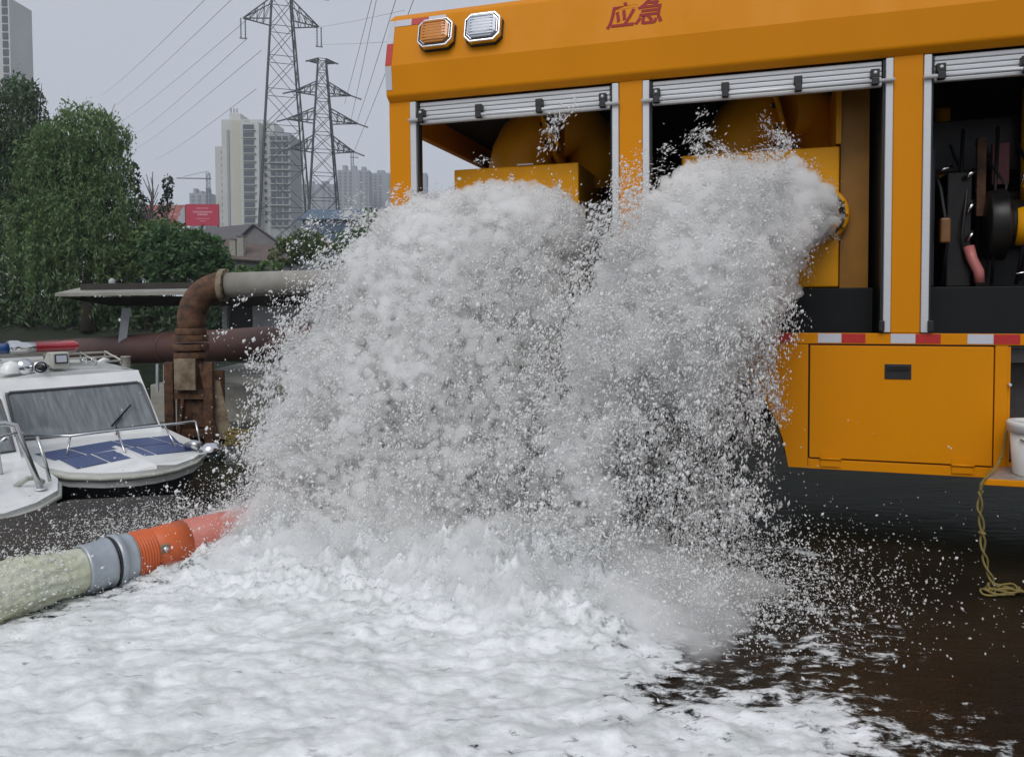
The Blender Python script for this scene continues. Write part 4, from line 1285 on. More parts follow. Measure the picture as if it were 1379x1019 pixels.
slab(hv2(302, 321, 2.62), hv2(372, 336, 2.62), hv2(392, 354, 5.5), hv2(300, 347, 5.5)).build('roof', M['roof_brown'], h2)
for px, w, y0, y1 in ((312, 8, 333, 322), (322, 9, 332, 318)):
    c = MB().box(hv2(px - w / 2, 335).x, hv2(px + w / 2, 335).x, 0.2, 0.75, hv2(0, y0 + 16).z, hv2(0, y1).z).build('chimney', M['concrete'], h2)
    MB().box(hv2(px - w / 2 - 1.2, 335).x, hv2(px + w / 2 + 1.2, 335).x, 0.12, 0.83, hv2(0, y1).z + 0.002, hv2(0, y1 - 1.5).z).build('chimney_cap', M['house_wall'], c)
YS = 90
o = at(440, 400, YS); o.z = 0.8
sh_ = thing('blue_shed', 'blue grey sheet metal shed behind the bushes', 'shed', o)
w0, w1 = (at(404, 0, YS) - o).x, (at(478, 0, YS) - o).x
MB().box(w0, w1, 0, 8, 0, (at(0, 296, YS) - o).z).build('wall', M['blue_shed'], sh_)
zr_ = (at(0, 279, YS) - o).z
slab((w0 - .3, -0.4, (at(0, 297, YS) - o).z), (w1 + .3, -0.4, (at(0, 297, YS) - o).z), (w1 + .3, 4, zr_), (w0 - .3, 4, zr_)).build('roof', M['blue_shed'], sh_)
YB = 112
o = at(250, 400, YB); o.z = 0.8
bl = thing('billboard', 'red roadside billboard in two panels behind the trees', 'billboard', o)
bv = lambda px, py, dy=0.0: at(px, py, YB + dy) - o
for (xa, xb, ya, yb, m_, nm) in ((250, 294.5, 275, 304, 'billboard_red', 'red print panel'), (197, 249, 276, 305, 'billboard_photo', 'panel with a faded picture')):
    p = MB().box(bv(xa, 290).x, bv(xb, 290).x, 0, 0.3, bv(0, yb).z, bv(0, ya).z).build('panel', M[m_], bl, label=nm)
    if xa == 250:
        for (yy, hw, th) in ((280.5, 8, 0.7), (285.5, 13, 1.2), (289, 7, 1.2), (294.5, 9, 0.5), (297.5, 4, 0.5)):
            k = -hw
            while k < hw:
                ww = rnd.uniform(1.2, 2.4)
                MB().box(bv(273 + k, 290).x, bv(273 + min(k + ww, hw), 290).x, -0.02, -0.003, bv(0, yy + th).z, bv(0, yy - th).z).build('print_mark', M['billboard_print'], p)
                k += ww + 0.6
    else:
        for k in range(6):
            MB().box(bv(214 + 5 * k, 290).x, bv(217.5 + 5 * k, 290).x, -0.02, -0.003, bv(0, 290).z, bv(0, 288).z).build('print_mark', M['billboard_print'], p)
        MB().prism([(bv(236, 290).x, bv(0, 304).z), (bv(249, 290).x, bv(0, 304).z), (bv(249, 290).x, bv(0, 277).z), (bv(243, 290).x, bv(0, 284).z)], -0.02, -0.003).build('print_mark', M['cabin_white'], p)
for px in (200, 224, 248, 270, 292):
    MB().bar((bv(px, 290).x, 0.45, 0), (bv(px, 290).x, 0.45, bv(0, 278).z), 0.25).build('post', M['pylon'], bl)


# ------------------------------------------------------------------ apartment towers
win_cache = {}


def window(parent, x, y, z, w, h, m_='window_dark', depth=0.25):
    key = (round(w, 2), round(h, 2), m_)
    if key not in win_cache:
        b = MB().box(-w / 2, w / 2, -depth, depth, -h / 2, h / 2)
        me = bpy.data.meshes.new('window'); me.from_pydata(b.v, [], b.f); me.materials.append(M[m_]); win_cache[key] = me
    ob = bpy.data.objects.new('window', win_cache[key]); COL.objects.link(ob); ob.parent = parent; ob.location = (x, y, z)
    return ob


YA = 360
o = at(330, 400, YA); o.z = 0.8
ap = thing('apartment_tower', 'pale stepped apartment tower behind the left pylon', 'apartment tower', o)
av = lambda px, py, dy=0.0: at(px, py, YA + dy) - o


def wing(xa, xb, ytop, y0, y1, m_, nm='wing'):
    return MB().box(av(xa, 230).x, av(xb, 230).x, y0, y1, 0, av(0, ytop).z).build(nm, M[m_], ap)


wing(285.5, 302, 195, 4, 16, 'tower_pale'); wing(283.5, 292, 214, 6, 18, 'tower_grey')
wing(299, 331, 161, 0, 18, 'tower_pale'); wing(308, 323, 151.5, 2, 14, 'tower_pale', 'roof_house'); wing(315, 326.5, 163, -1.2, -0.01, 'tower_cream', 'stair_panel')
wing(306.5, 309.5, 175, -0.5, -0.01, 'tower_grey', 'recess_strip')
wing(327, 352, 166, -3, 16, 'tower_pale'); wing(352, 368, 163, 2, 18, 'tower_pale'); wing(364, 392, 180, -1, 18, 'tower_grey')
for px in (311, 315, 319):
    MB().bar(av(px, 152, 5), av(px, 146.5, 5), 0.5).build('roof_mast', M['tower_grey'], ap)
for k in range(9):
    px = 329 + 3.6 * k
    MB().bar(av(px, 166, 0), av(px, 162, 0), 0.35).build('parapet_post', M['tower_pale'], ap)
MB().bar(av(328, 162, 0), av(360, 162, 0), 0.5).build('parapet_beam', M['tower_pale'], ap)
k = 0
y = 203.0
while y < 306:
    z = av(0, y).z
    window(ap, av(297.6, 230).x, 4, z, 2.3, 1.75)
    window(ap, av(288.5, 230).x, 6, z, 0.9, 1.6)
    y += 8.9
y = 173.0
while y < 306:
    z = av(0, y).z
    window(ap, av(338.5, 230).x, -3, z, 5.0, 2.1)
    sl_ = MB().box(av(331, 230).x, av(348, 230).x, -3.9, -3.02, z - 1.75, z - 1.30).build('balcony', M['balcony'], ap)
    window(ap, av(356, 230).x, 2, z, 1.2, 1.5)
    y += 10.4
y = 187.0
while y < 306:
    z = av(0, y).z
    for px in (369, 377, 385.5):
        window(ap, av(px, 230).x, -1, z, 2.2, 1.9, 'window_dark')
    MB().box(av(365, 230).x, av(391.5, 230).x, -1.8, -1.02, z - 1.7, z - 1.2).build('balcony', M['balcony'], ap)
    y += 9.5
YL = 300
o = at(0, 400, YL); o.z = 0.8
lt = thing('apartment_tower', 'tall pale apartment tower cut off at the top left corner', 'apartment tower', o)
lvv = lambda px, py, dy=0.0: at(px, py, YL + dy) - o
ztop = lvv(0, -14).z
MB().box(lvv(-60, 50).x, lvv(13.5, 50).x, 0, 14, 0, ztop - 3).build('wall', M['tower_pale'], lt)
sw0, sw1 = lvv(13.6, 50) * Vector((1, 1, 0)), lvv(22.5, 0, 9) * Vector((1, 1, 0))
MB().add([sw0, sw1, sw1 + Vector((0, 0, ztop - 9)), sw0 + Vector((0, 0, ztop - 3))], [(0, 1, 2, 3)]).build('side_wall', M['tower_grey'], lt)
y = 4.0
while y < 130:
    z = lvv(0, y).z
    window(lt, lvv(7.5, 50).x, 0, z, 2.1, 2.5); window(lt, lvv(-8, 50).x, 0, z, 2.1, 2.5)
    for f in (0.35, 0.75):
        p0, p1 = sw0, sw1
        c = p0.lerp(p1, f)
        window(lt, c.x, c.y - 0.45, z - 0.4, 0.7, 2.0)
    y += 11.2
for (lab, xa, xb, yt, Y, m_) in (('hazy grey apartment block furthest left behind the billboard', 257.5, 285, 260, 640, 'far_block'),
                                 ('hazy tall apartment block right of the pylons', 456, 498, 229, 700, 'far_block'),
                                 ('hazy lower apartment block next to the truck tail', 497, 575, 233, 740, 'far_block'),
                                 ('wide low hazy block behind the pylon legs', 405, 470, 248, 720, 'far_block')):
    o = at((xa + xb) / 2, 400, Y); o.z = 0.8
    fb = thing('apartment_block', lab, 'apartment block', o)
    hw = (xb - xa) / 2 * Y / FPX
    zt_ = (at(0, yt, Y) - o).z
    MB().box(-hw, hw, 0, 16, 0, zt_).build('wall', M[m_], fb)
    for k in range(3):
        xx = -hw + hw * (0.3 + 0.6 * k)
        MB().box(xx, xx + hw * 0.25, 2, 9, zt_ + 0.01, zt_ + rnd.uniform(2, 5)).build('roof_house', M[m_], fb)
    b = MB()
    nx = int(2 * hw / 4.6)
    z = zt_ - 3
    while z > 30:
        for i in range(nx):
            if i % 4 != 3:
                x = -hw + (i + 0.5) * 2 * hw / nx
                b.box(x - 1.2, x + 1.2, -0.25, 0.2, z - 0.9, z + 0.9)
        z -= 3.1
    b.build('windows', M['far_window'], fb, kind='stuff')
for (lab, px, py, Y, l0, l1) in (('distant tower crane with a long jib left of the tower', 283, 240, 560, -42, 4), ('distant tower crane above the hazy blocks', 476, 212, 720, -3, 8)):
    o = at(px, 400, Y); o.z = 0.8
    tcx = thing('tower_crane', lab, 'crane', o)
    zt_ = (at(0, py, Y) - o).z
    b = MB()
    for sx_ in (-1, 1):
        for sy_ in (-1, 1):
            b.bar((sx_, sy_, 0), (sx_, sy_, zt_ + 4), 0.35)
    z = 0
    while z < zt_:
        b.bar((-1, -1, z), (1, -1, z + 3), 0.25); z += 3
    b.build('mast', M['pylon'], tcx)
    k = Y / FPX
    b = MB(); b.bar((l0 * k, 0, zt_), (l1 * k, 0, zt_ - 0.4), 0.7); b.bar((l0 * k * 0.8, 0, zt_ + 1), (0, 0, zt_ + 5), 0.25); b.bar((l1 * k, 0, zt_), (0, 0, zt_ + 5), 0.25)
    b.build('jib', M['pylon'], tcx)

# ------------------------------------------------------------------ power pylons and lines


def pylon(label, o, yaw, levels, arms, leg, br):
    """levels: (z, half width); arms: (z, reach left, reach right, root depth, hang)."""
    p = thing('power_pylon', label, 'pylon', o, (0, 0, yaw))
    cr = [(-1, -1), (1, -1), (1, 1), (-1, 1)]
    for cx, cy in cr:
        b = MB()
        for (z0, w0), (z1, w1) in zip(levels, levels[1:]):
            b.bar((cx * w0, cy * w0, z0), (cx * w1, cy * w1, z1), leg)
        b.build('leg', M['pylon'], p)
    for s in range(4):
        b = MB()
        (ax, ay), (bx, by) = cr[s], cr[(s + 1) % 4]
        for i, ((z0, w0), (z1, w1)) in enumerate(zip(levels, levels[1:])):
            b.bar((ax * w0, ay * w0, z0), (bx * w1, by * w1, z1), br); b.bar((bx * w0, by * w0, z0), (ax * w1, ay * w1, z1), br)
            b.bar((ax * w1, ay * w1, z1), (bx * w1, by * w1, z1), br)
            m0 = [(ax * w0 + bx * w0) / 2, (ay * w0 + by * w0) / 2]
        b.build('bracing', M['pylon'], p)

    def wid(z):
        for (z0, w0), (z1, w1) in zip(levels, levels[1:]):
            if z0 <= z <= z1:
                return w0 + (w1 - w0) * (z - z0) / (z1 - z0)
        return levels[-1][1]
    for (z, rl, rr_, dp_, hang) in arms:
        for sg, reach in ((-1, rl), (1, rr_)):
            if not reach:
                continue
            b = MB()
            w, w2 = wid(z), wid(min(z + dp_, levels[-1][0]))
            tip = Vector((sg * reach, 0, z + 0.1))
            for cy in (-1, 1):
                lo, hi = Vector((sg * w, cy * w, z)), Vector((sg * w2, cy * w2, z + dp_))
                b.bar(lo, tip, leg * 0.8); b.bar(hi, tip, leg * 0.8)
                for t in (0.25, 0.5, 0.75):
                    b.bar(lo.lerp(tip, t), hi.lerp(tip, t), br); b.bar(lo.lerp(tip, t), hi.lerp(tip, t - 0.25), br)
            for t in (0.3, 0.6):
                b.bar(Vector((sg * w, -w, z)).lerp(tip, t), Vector((sg * w, w, z)).lerp(tip, t), br)
            arm = b.build('crossarm', M['pylon'], p)
            ins = MB()
            if hang > 0:
                for dx in (-0.35, 0.35):
                    ins.tube([tip + Vector((dx, 0, -hang * i / 14)) for i in range(15)], [0.13 if i % 2 else 0.07 for i in range(15)], 6)
                ins.bar(tip + Vector((-0.6, 0, -hang)), tip + Vector((0.6, 0, -hang)), 0.14)
            else:
                d = Vector((sg * 0.9, -0.6, -0.42)).normalized() * -hang
                ins.tube([tip + d * (i / 10) for i in range(11)], [0.15 if i % 2 else 0.09 for i in range(11)], 6)
            ins.build('insulator', M['insulator'], arm)
    return p


o = at(384, 400, 130); o.z = 0.8
z_ = 0; lev = []
zs = [0, 8, 15.5, 22.5, 29, 35, 40.5, 45.5, 50, 54, 58, 62]
lev = [(z, 4.9 - (4.9 - 1.55) * min(1.0, (z / 50.0))) for z in zs]
pylon('taller steel lattice pylon whose top runs out of the frame', o, R(20), lev, [(46.5, 6.1, 6.1, 3.6, 3.3), (54.5, 7.2, 7.2, 3.5, 3.3)], 0.20, 0.085)
o = at(437, 400, 124); o.z = 0.8
zs = [0, 6, 11.5, 16.5, 20.5, 24.2, 27, 29.8, 32.3, 34.6, 36.8, 38.7]
lev = [(z, 3.3 - (3.3 - 0.62) * (z / 38.7)) for z in zs]
pylon('shorter steel lattice pylon with three crossarms and a flat top', o, R(17), lev, [(24.2, 5.2, 5.0, 2.2, -1.9), (28.8, 5.6, 5.6, 2.0, -1.9), (33.2, 4.6, 4.6, 1.8, -1.9), (38.2, 2.2, 2.2, 0.5, -0.4)], 0.19, 0.085)


def power_line(pts, r, label, m_='wire'):
    P = [at(*p) for p in pts]
    out = []
    for a, c in zip(P, P[1:]):
        n = 8
        for i in range(n):
            t = i / n
            out.append(a.lerp(c, t) - Vector((0, 0, 0.003 * (c - a).length * math.sin(math.pi * t))))
    out.append(P[-1])
    o_ = MB().tube(out, r, 5, caps=False).build('power_line', M[m_])
    tag(o_, label, 'power line', 'power lines crossing the sky')


for (xa, ya, xb, yb, r, lab) in ((290, -14, 138, 128, 0.05, 'uppermost faint power line in the left sky'), (326, -14, 152, 145, 0.05, 'second faint power line from the top in the left sky'),
                                 (345, 16, 160, 166, 0.045, 'faint power line passing just above the tall pylon crossarm tip'), (333, 52, 178, 184, 0.045, 'faint power line hanging from the left crossarm of the tall pylon'),
                                 (352, 68, 180, 203, 0.045, 'faint power line second from the bottom in the left sky'), (345, 120, 208, 216, 0.045, 'lowest faint power line in the left sky')):
    power_line([(xa, ya, 130), (xb, yb, 420)], r, lab, 'wire_hazed')
for (xa, ya, xb, yb, Ya, r, lab) in ((503, -10, 464, 140, 70, 0.028, 'power line rising steeply right of the pylons, first from the left'), (509, -10, 472, 165, 70, 0.028, 'power line rising steeply right of the pylons, second from the left'),
                                     (536, -10, 479, 170, 60, 0.028, 'power line rising steeply right of the pylons, third from the left'), (561, -10, 476, 206, 60, 0.028, 'power line rising steeply beside the truck tail'),
                                     (423, 38, 545, 14, 60, 0.02, 'faint power line from the tall pylon toward the truck roof'), (424, 60, 545, 55, 60, 0.02, 'faint lower power line from the tall pylon toward the truck roof')):
    if xa < 450:
        power_line([(xa, ya, 130), (xb, yb, 90)], r, lab)
    else:
        power_line([(xa, ya, Ya), (xb, yb, 124)], r, lab)

# ------------------------------------------------------------------ the damp air
hz = MB().box(-960, 960, -90, 940, -3.2, 150).build('haze', bpy.data.materials.new('haze_air'), kind='stuff')
hm = hz.data.materials[0]
hm.use_nodes = True
for n_ in list(hm.node_tree.nodes):
    if n_.type == 'BSDF_PRINCIPLED':
        hm.node_tree.nodes.remove(n_)
pv = hm.node_tree.nodes.new('ShaderNodeVolumePrincipled')
pv.inputs['Color'].default_value = (0.86, 0.90, 0.96, 1)
pv.inputs['Density'].default_value = 0.00045
pv.inputs['Anisotropy'].default_value = 0.2
hm.node_tree.links.new(pv.outputs[0], hm.node_tree.nodes['Material Output'].inputs['Volume'])
tag(hz, 'pale damp air that fades the distant towers', 'haze')

# ------------------------------------------------------------------ the burst of water
GR = 9.81
TMn = np.array(TM)


def to_world(p):
    return p @ TMn[:3, :3].T + TMn[:3, 3]


def dir_world(d):
    return d @ TMn[:3, :3].T


def trunc(mu, sd, lo, hi, n):
    x = rng.normal(mu, sd, n)
    for _ in range(12):
        bad = (x < lo) | (x > hi)
        if not bad.any():
            break
        x[bad] = rng.normal(mu, sd, bad.sum())
    return np.clip(x, lo, hi)


def droplets(P, D, r, stretch):
    """Drops stretched along the flight direction: eight-sided, the tiniest four-sided."""
    n = len(P)
    D = D / (np.linalg.norm(D, axis=1)[:, None] + 1e-9)
    a = rng.normal(size=(n, 3)); a -= D * (a * D).sum(1)[:, None]; a /= np.linalg.norm(a, axis=1)[:, None]
    c = np.cross(D, a)
    big = r > 0.0036
    r = r[:, None]
    L_ = r * stretch[:, None]
    w1, w2 = r * rng.uniform(0.7, 1.2, (n, 1)), r * rng.uniform(0.7, 1.2, (n, 1))
    g = big
    V = np.stack([P - D * L_, P + a * w1, P + c * w2, P - a * w1, P - c * w2, P + D * L_], 1)[g].reshape(-1, 3)
    f = np.array([(0, 2, 1), (0, 3, 2), (0, 4, 3), (0, 1, 4), (5, 1, 2), (5, 2, 3), (5, 3, 4), (5, 4, 1)])
    F_ = (f[None] + (np.arange(g.sum()) * 6)[:, None, None]).reshape(-1, 3)
    g = ~big
    V2 = np.stack([P - D * L_ * 1.2, P + a * w1 * 1.2, P - a * w1 * 0.7 + c * w2 * 1.1 + D * L_ * 0.4, P - a * w1 * 0.4 - c * w2 * 1.2 + D * L_ * 0.7], 1)[g].reshape(-1, 3)
    f2 = np.array([(0, 2, 1), (0, 3, 2), (0, 1, 3), (1, 2, 3)])
    F2 = (f2[None] + (np.arange(g.sum()) * 4)[:, None, None]).reshape(-1, 3) + len(V)
    return np.concatenate([V, V2]), np.concatenate([F_, F2])


def white_water(name, color, rough, translucent, bump=0.0, bscale=70.0, sss=0.0):
    m = mat(name, color, rough, spec=0.5, translucent=translucent, bump=bump, bump_scale=bscale)
    return m


M['drops'] = white_water('spray_drops', (0.99, 0.99, 0.985), 0.2, 0.5)
def mist_mat(name, density, color, aniso=0.1):
    m = bpy.data.materials.new(name)
    m.use_nodes = True
    nt = m.node_tree
    for n_ in list(nt.nodes):
        if n_.type == 'BSDF_PRINCIPLED':
            nt.nodes.remove(n_)
    pv = nt.nodes.new('ShaderNodeVolumePrincipled')
    pv.inputs['Color'].default_value = (*color, 1)
    pv.inputs['Density'].default_value = density
    pv.inputs['Anisotropy'].default_value = aniso
    nt.links.new(pv.outputs[0], nt.nodes['Material Output'].inputs['Volume'])
    return m



outlets = {                                            # launch point, mean speed, spread and limits; the air slows the sideways speed
    'right': dict(o=(-0.905, 0.30, 2.14), v=(-3.0, -3.0, 0.75), s=(1.45, 1.0, 0.62), lo=(-5.2, -5.2, -1.2), hi=(-1.25, -0.6, 1.95), k=0.10, q=0.9),
    'left': dict(o=(-2.60, 0.30, 2.10), v=(-3.1, -2.5, 0.72), s=(1.95, 1.0, 0.62), lo=(-6.2, -4.8, -1.2), hi=(1.15, -0.5, 1.85), k=0.08, q=0.8),
}
DRAG = 2.6


def flight(n, j, tight=1.0, t0=0.02, tpow=0.85):
    V = np.stack([trunc(j['v'][k], j['s'][k] * tight, j['lo'][k], j['hi'][k], n) for k in range(3)], 1)
    V[:, 2] += j['k'] * (j['v'][0] - V[:, 0])          # what flies farther also flies higher
    tl = (V[:, 2] + np.sqrt(V[:, 2] ** 2 + 2 * GR * (j['o'][2] - 0.02))) / GR
    t = t0 + (tl - t0) * rng.random(n) ** tpow
    O_ = np.array(j['o']) + np.stack([rng.normal(0, 0.085, n), np.zeros(n), rng.normal(0, 0.075, n)], 1)
    sl_ = (1 - np.exp(-DRAG * t)) / DRAG
    P = O_ + V * np.stack([sl_, sl_, t], 1)
    P[:, 2] -= 0.5 * GR * t * t
    U = V * np.stack([np.exp(-DRAG * t), np.exp(-DRAG * t), np.ones(n)], 1); U[:, 2] -= GR * t
    return P, U, t, V


def strand_sources():
    """A handful of short strands of drops, kept outside the scene; the sprays are scattered from them."""
    col = bpy.data.collections.new('spray_strands')
    for k in range(8):
        n = 40
        t = np.clip(rng.normal(0, 0.5, n), -1.3, 1.3)
        curl = np.stack([0.022 * np.sin(2.3 * t + k), 0.022 * np.cos(3.1 * t + 2 * k)], 1)
        fan = (0.010 + 0.030 * np.abs(t))[:, None]
        P = np.stack([curl[:, 0] + rng.normal(0, 1, n) * fan[:, 0], curl[:, 1] + rng.normal(0, 1, n) * fan[:, 0], t * 0.085], 1)
        D = np.array([(0, 0, 1.0)]) + rng.normal(size=(n, 3)) * 0.25
        r = np.clip(rng.lognormal(math.log(0.0026), 0.55, n), 0.0012, 0.0105)
        V, F_ = droplets(P, D, r, rng.uniform(1.1, 4.4, n) * np.clip(0.0042 / r, 0.55, 1.0))
        me = mesh_np('strand', V, F_, True); me.materials.append(M['drops'])
        col.objects.link(bpy.data.objects.new('strand', me))
    return col


STRANDS = strand_sources()


def scatter_strands(name, P, D, scale):
    n = len(P)
    me = bpy.data.meshes.new(name)
    me.vertices.add(n); me.vertices.foreach_set('co', P.astype(np.float32).ravel())
    D = D / np.linalg.norm(D, axis=1)[:, None]
    # rotation that carries +Z to D, after a random roll
    rot = np.stack([0 * D[:, 0], np.arccos(np.clip(D[:, 2], -1, 1)), np.arctan2(D[:, 1], D[:, 0])], 1)
    for nm, ty, val in (('rot', 'FLOAT_VECTOR', rot), ('scl', 'FLOAT_VECTOR', scale), ('pick', 'INT', rng.integers(0, 8, n))):
        at_ = me.attributes.new(nm, ty, 'POINT')
        at_.data.foreach_set('vector' if ty == 'FLOAT_VECTOR' else 'value', np.ascontiguousarray(val, dtype=np.int32 if ty == 'INT' else np.float32).ravel())
    ng = bpy.data.node_groups.new(name, 'GeometryNodeTree')
    ng.interface.new_socket('Geometry', in_out='INPUT', socket_type='NodeSocketGeometry')
    ng.interface.new_socket('Geometry', in_out='OUTPUT', socket_type='NodeSocketGeometry')
    N = ng.nodes; L = ng.links.new
    gi, go = N.new('NodeGroupInput'), N.new('NodeGroupOutput')
    m2p, iop, ci = N.new('GeometryNodeMeshToPoints'), N.new('GeometryNodeInstanceOnPoints'), N.new('GeometryNodeCollectionInfo')
    ci.inputs['Collection'].default_value = STRANDS
    ci.inputs['Separate Children'].default_value = True
    ci.inputs['Reset Children'].default_value = True
    iop.inputs['Pick Instance'].default_value = True
    at = {}
    for nm, ty in (('rot', 'FLOAT_VECTOR'), ('scl', 'FLOAT_VECTOR'), ('pick', 'INT')):
        na = N.new('GeometryNodeInputNamedAttribute'); na.data_type = ty; na.inputs['Name'].default_value = nm; at[nm] = na.outputs[0]
    L(gi.outputs[0], m2p.inputs['Mesh']); L(m2p.outputs[0], iop.inputs['Points']); L(ci.outputs[0], iop.inputs['Instance'])
    L(at['pick'], iop.inputs['Instance Index']); L(at['rot'], iop.inputs['Rotation']); L(at['scl'], iop.inputs['Scale'])
    L(iop.outputs[0], go.inputs[0])
    me.materials.append(M['drops'])
    o = link(name, me)
    md = o.modifiers.new('strands', 'NODES'); md.node_group = ng
    return o


core_pts = []
for key, n_par in (('right', 9500), ('left', 10000)):
    j = outlets[key]
    P, U, t, V0 = flight(n_par, j, 1.08)
    # break the sheet into ropes and holes: keep parcels by a noise in launch-direction space that drifts with time
    q = np.concatenate([V0[:, :2] * 0.7, (V0[:, 2:] + t[:, None] * 2.0)], 1)
    keep = fbm(q * 1.5 + (3 if key == 'left' else 0), 3) + 0.12 * rng.normal(size=n_par) > -0.10
    P, U, t = P[keep], U[keep], t[keep]
    # torn tongues of water that leap out of the sheet
    m = 80
    Vj = np.stack([trunc(j['v'][k], j['s'][k] * 1.35, j['lo'][k] * 1.15, j['hi'][k] + (0.4, 0.3, 1.0)[k], m) for k in range(3)], 1)
    Vj[:, 2] += rng.uniform(0.0, 0.9, m)
    ta = rng.uniform(0.06, 0.62, m)
    ij = np.repeat(np.arange(m), 9)
    tj = ta[ij] + rng.uniform(0, 0.075, len(ij))
    vj = Vj[ij] + rng.normal(size=(len(ij), 3)) * 0.10
    sj = (1 - np.exp(-DRAG * tj)) / DRAG
    Pj = np.array(j['o']) + vj * np.stack([sj, sj, tj], 1); Pj[:, 2] -= 0.5 * GR * tj * tj
    Uj = vj * np.stack([np.exp(-DRAG * tj), np.exp(-DRAG * tj), 1 + 0 * tj], 1); Uj[:, 2] -= GR * tj
    P = np.concatenate([P, Pj]); U = np.concatenate([U, Uj]); t = np.concatenate([t, tj * 0.45])
    dsp = np.stack([pnoise(P * 5 + 11), pnoise(P * 5 + 37), pnoise(P * 5 + 71)], 1)
    X = to_world(P + dsp * 0.055)
    D = dir_world(U) + rng.normal(size=X.shape) * 0.45
    ok = (X[:, 2] > 0.03) & ~(rng.random(len(X)) < 0.6 * np.clip((X[:, 0] - 0.45) / 0.4, 0, 1) * np.clip((1.4 - X[:, 2]) / 0.6, 0, 1))
    wide = 0.35 + 1.5 * t[ok] + 0.3 * rng.random(ok.sum())
    o = scatter_strands('water_spray', X[ok], D[ok], np.stack([wide, wide, 0.75 + 0.7 * rng.random(ok.sum())], 1))
    tag(o, 'white spray of drops bursting from the %s' % ('middle bay outlet of the truck' if key == 'right' else 'tail bay outlet and flying left'),
        'water spray', 'bursting water', 'stuff')
    # loose stragglers far from the sheet
    P2, U2, t2, _ = flight(9000, j, 1.5 if key == 'right' else 1.9)
    ok = P2[:, 2] > 0
    V, F_ = droplets(to_world(P2[ok]), dir_world(U2[ok]), np.clip(rng.lognormal(math.log(0.0037), 0.6, ok.sum()), 0.0012, 0.016), rng.uniform(1.0, 1.7, ok.sum()))
    me = mesh_np('stray_drops', V, F_, True); me.materials.append(M['drops'])
    tag(link('stray_drops', me), 'loose drops thrown clear of the %s jet' % ('middle bay' if key == 'right' else 'tail bay'), 'water spray', 'bursting water', 'stuff')


def points_to_mesh(name, P, rad, voxel=0.0125, thr=0.1):
    me = bpy.data.meshes.new(name + '_points')
    me.vertices.add(len(P)); me.vertices.foreach_set('co', P.astype(np.float32).ravel())
    at_ = me.attributes.new('rad', 'FLOAT', 'POINT'); at_.data.foreach_set('value', rad.astype(np.float32))
    ob = bpy.data.objects.new(name + '_points', me); COL.objects.link(ob)
    ng = bpy.data.node_groups.new('water_body', 'GeometryNodeTree')
    ng.interface.new_socket('Geometry', in_out='INPUT', socket_type='NodeSocketGeometry')
    ng.interface.new_socket('Geometry', in_out='OUTPUT', socket_type='NodeSocketGeometry')
    N = ng.nodes
    gi, go = N.new('NodeGroupInput'), N.new('NodeGroupOutput')
    m2p = N.new('GeometryNodeMeshToPoints')
    na = N.new('GeometryNodeInputNamedAttribute'); na.data_type = 'FLOAT'; na.inputs['Name'].default_value = 'rad'
    p2v = N.new('GeometryNodePointsToVolume'); p2v.resolution_mode = 'VOXEL_SIZE'; p2v.inputs['Voxel Size'].default_value = voxel
    v2m = N.new('GeometryNodeVolumeToMesh'); v2m.inputs['Threshold'].default_value = thr
    L = ng.links.new
    L(gi.outputs[0], m2p.inputs['Mesh']); L(na.outputs[0], m2p.inputs['Radius'])
    L(m2p.outputs[0], p2v.inputs['Points']); L(na.outputs[0], p2v.inputs['Radius'])
    L(p2v.outputs[0], v2m.inputs['Volume']); L(v2m.outputs[0], go.inputs[0])
    md = ob.modifiers.new('body', 'NODES'); md.node_group = ng
    dg = bpy.context.evaluated_depsgraph_get(); dg.update()
    out = bpy.data.meshes.new_from_object(ob.evaluated_get(dg))
    bpy.data.objects.remove(ob)
    return out


# the aerated body of the water: one continuous ragged hull, soft at its rim
def near_count(P, c):
    """How many points lie in the 27 cells round each point, for a grid of cell size c."""
    k = np.floor(P / c).astype(np.int64) + 512
    code = (k[:, 0] << 40) + (k[:, 1] << 20) + k[:, 2]
    u, cnt = np.unique(code, return_counts=True)
    out = np.zeros(len(P))
    for i in (-1, 0, 1):
        for j_ in (-1, 0, 1):
            for m_ in (-1, 0, 1):
                q_ = code + (i << 40) + (j_ << 20) + m_
                x_ = np.clip(np.searchsorted(u, q_), 0, len(u) - 1)
                out += np.where(u[x_] == q_, cnt[x_], 0)
    return out


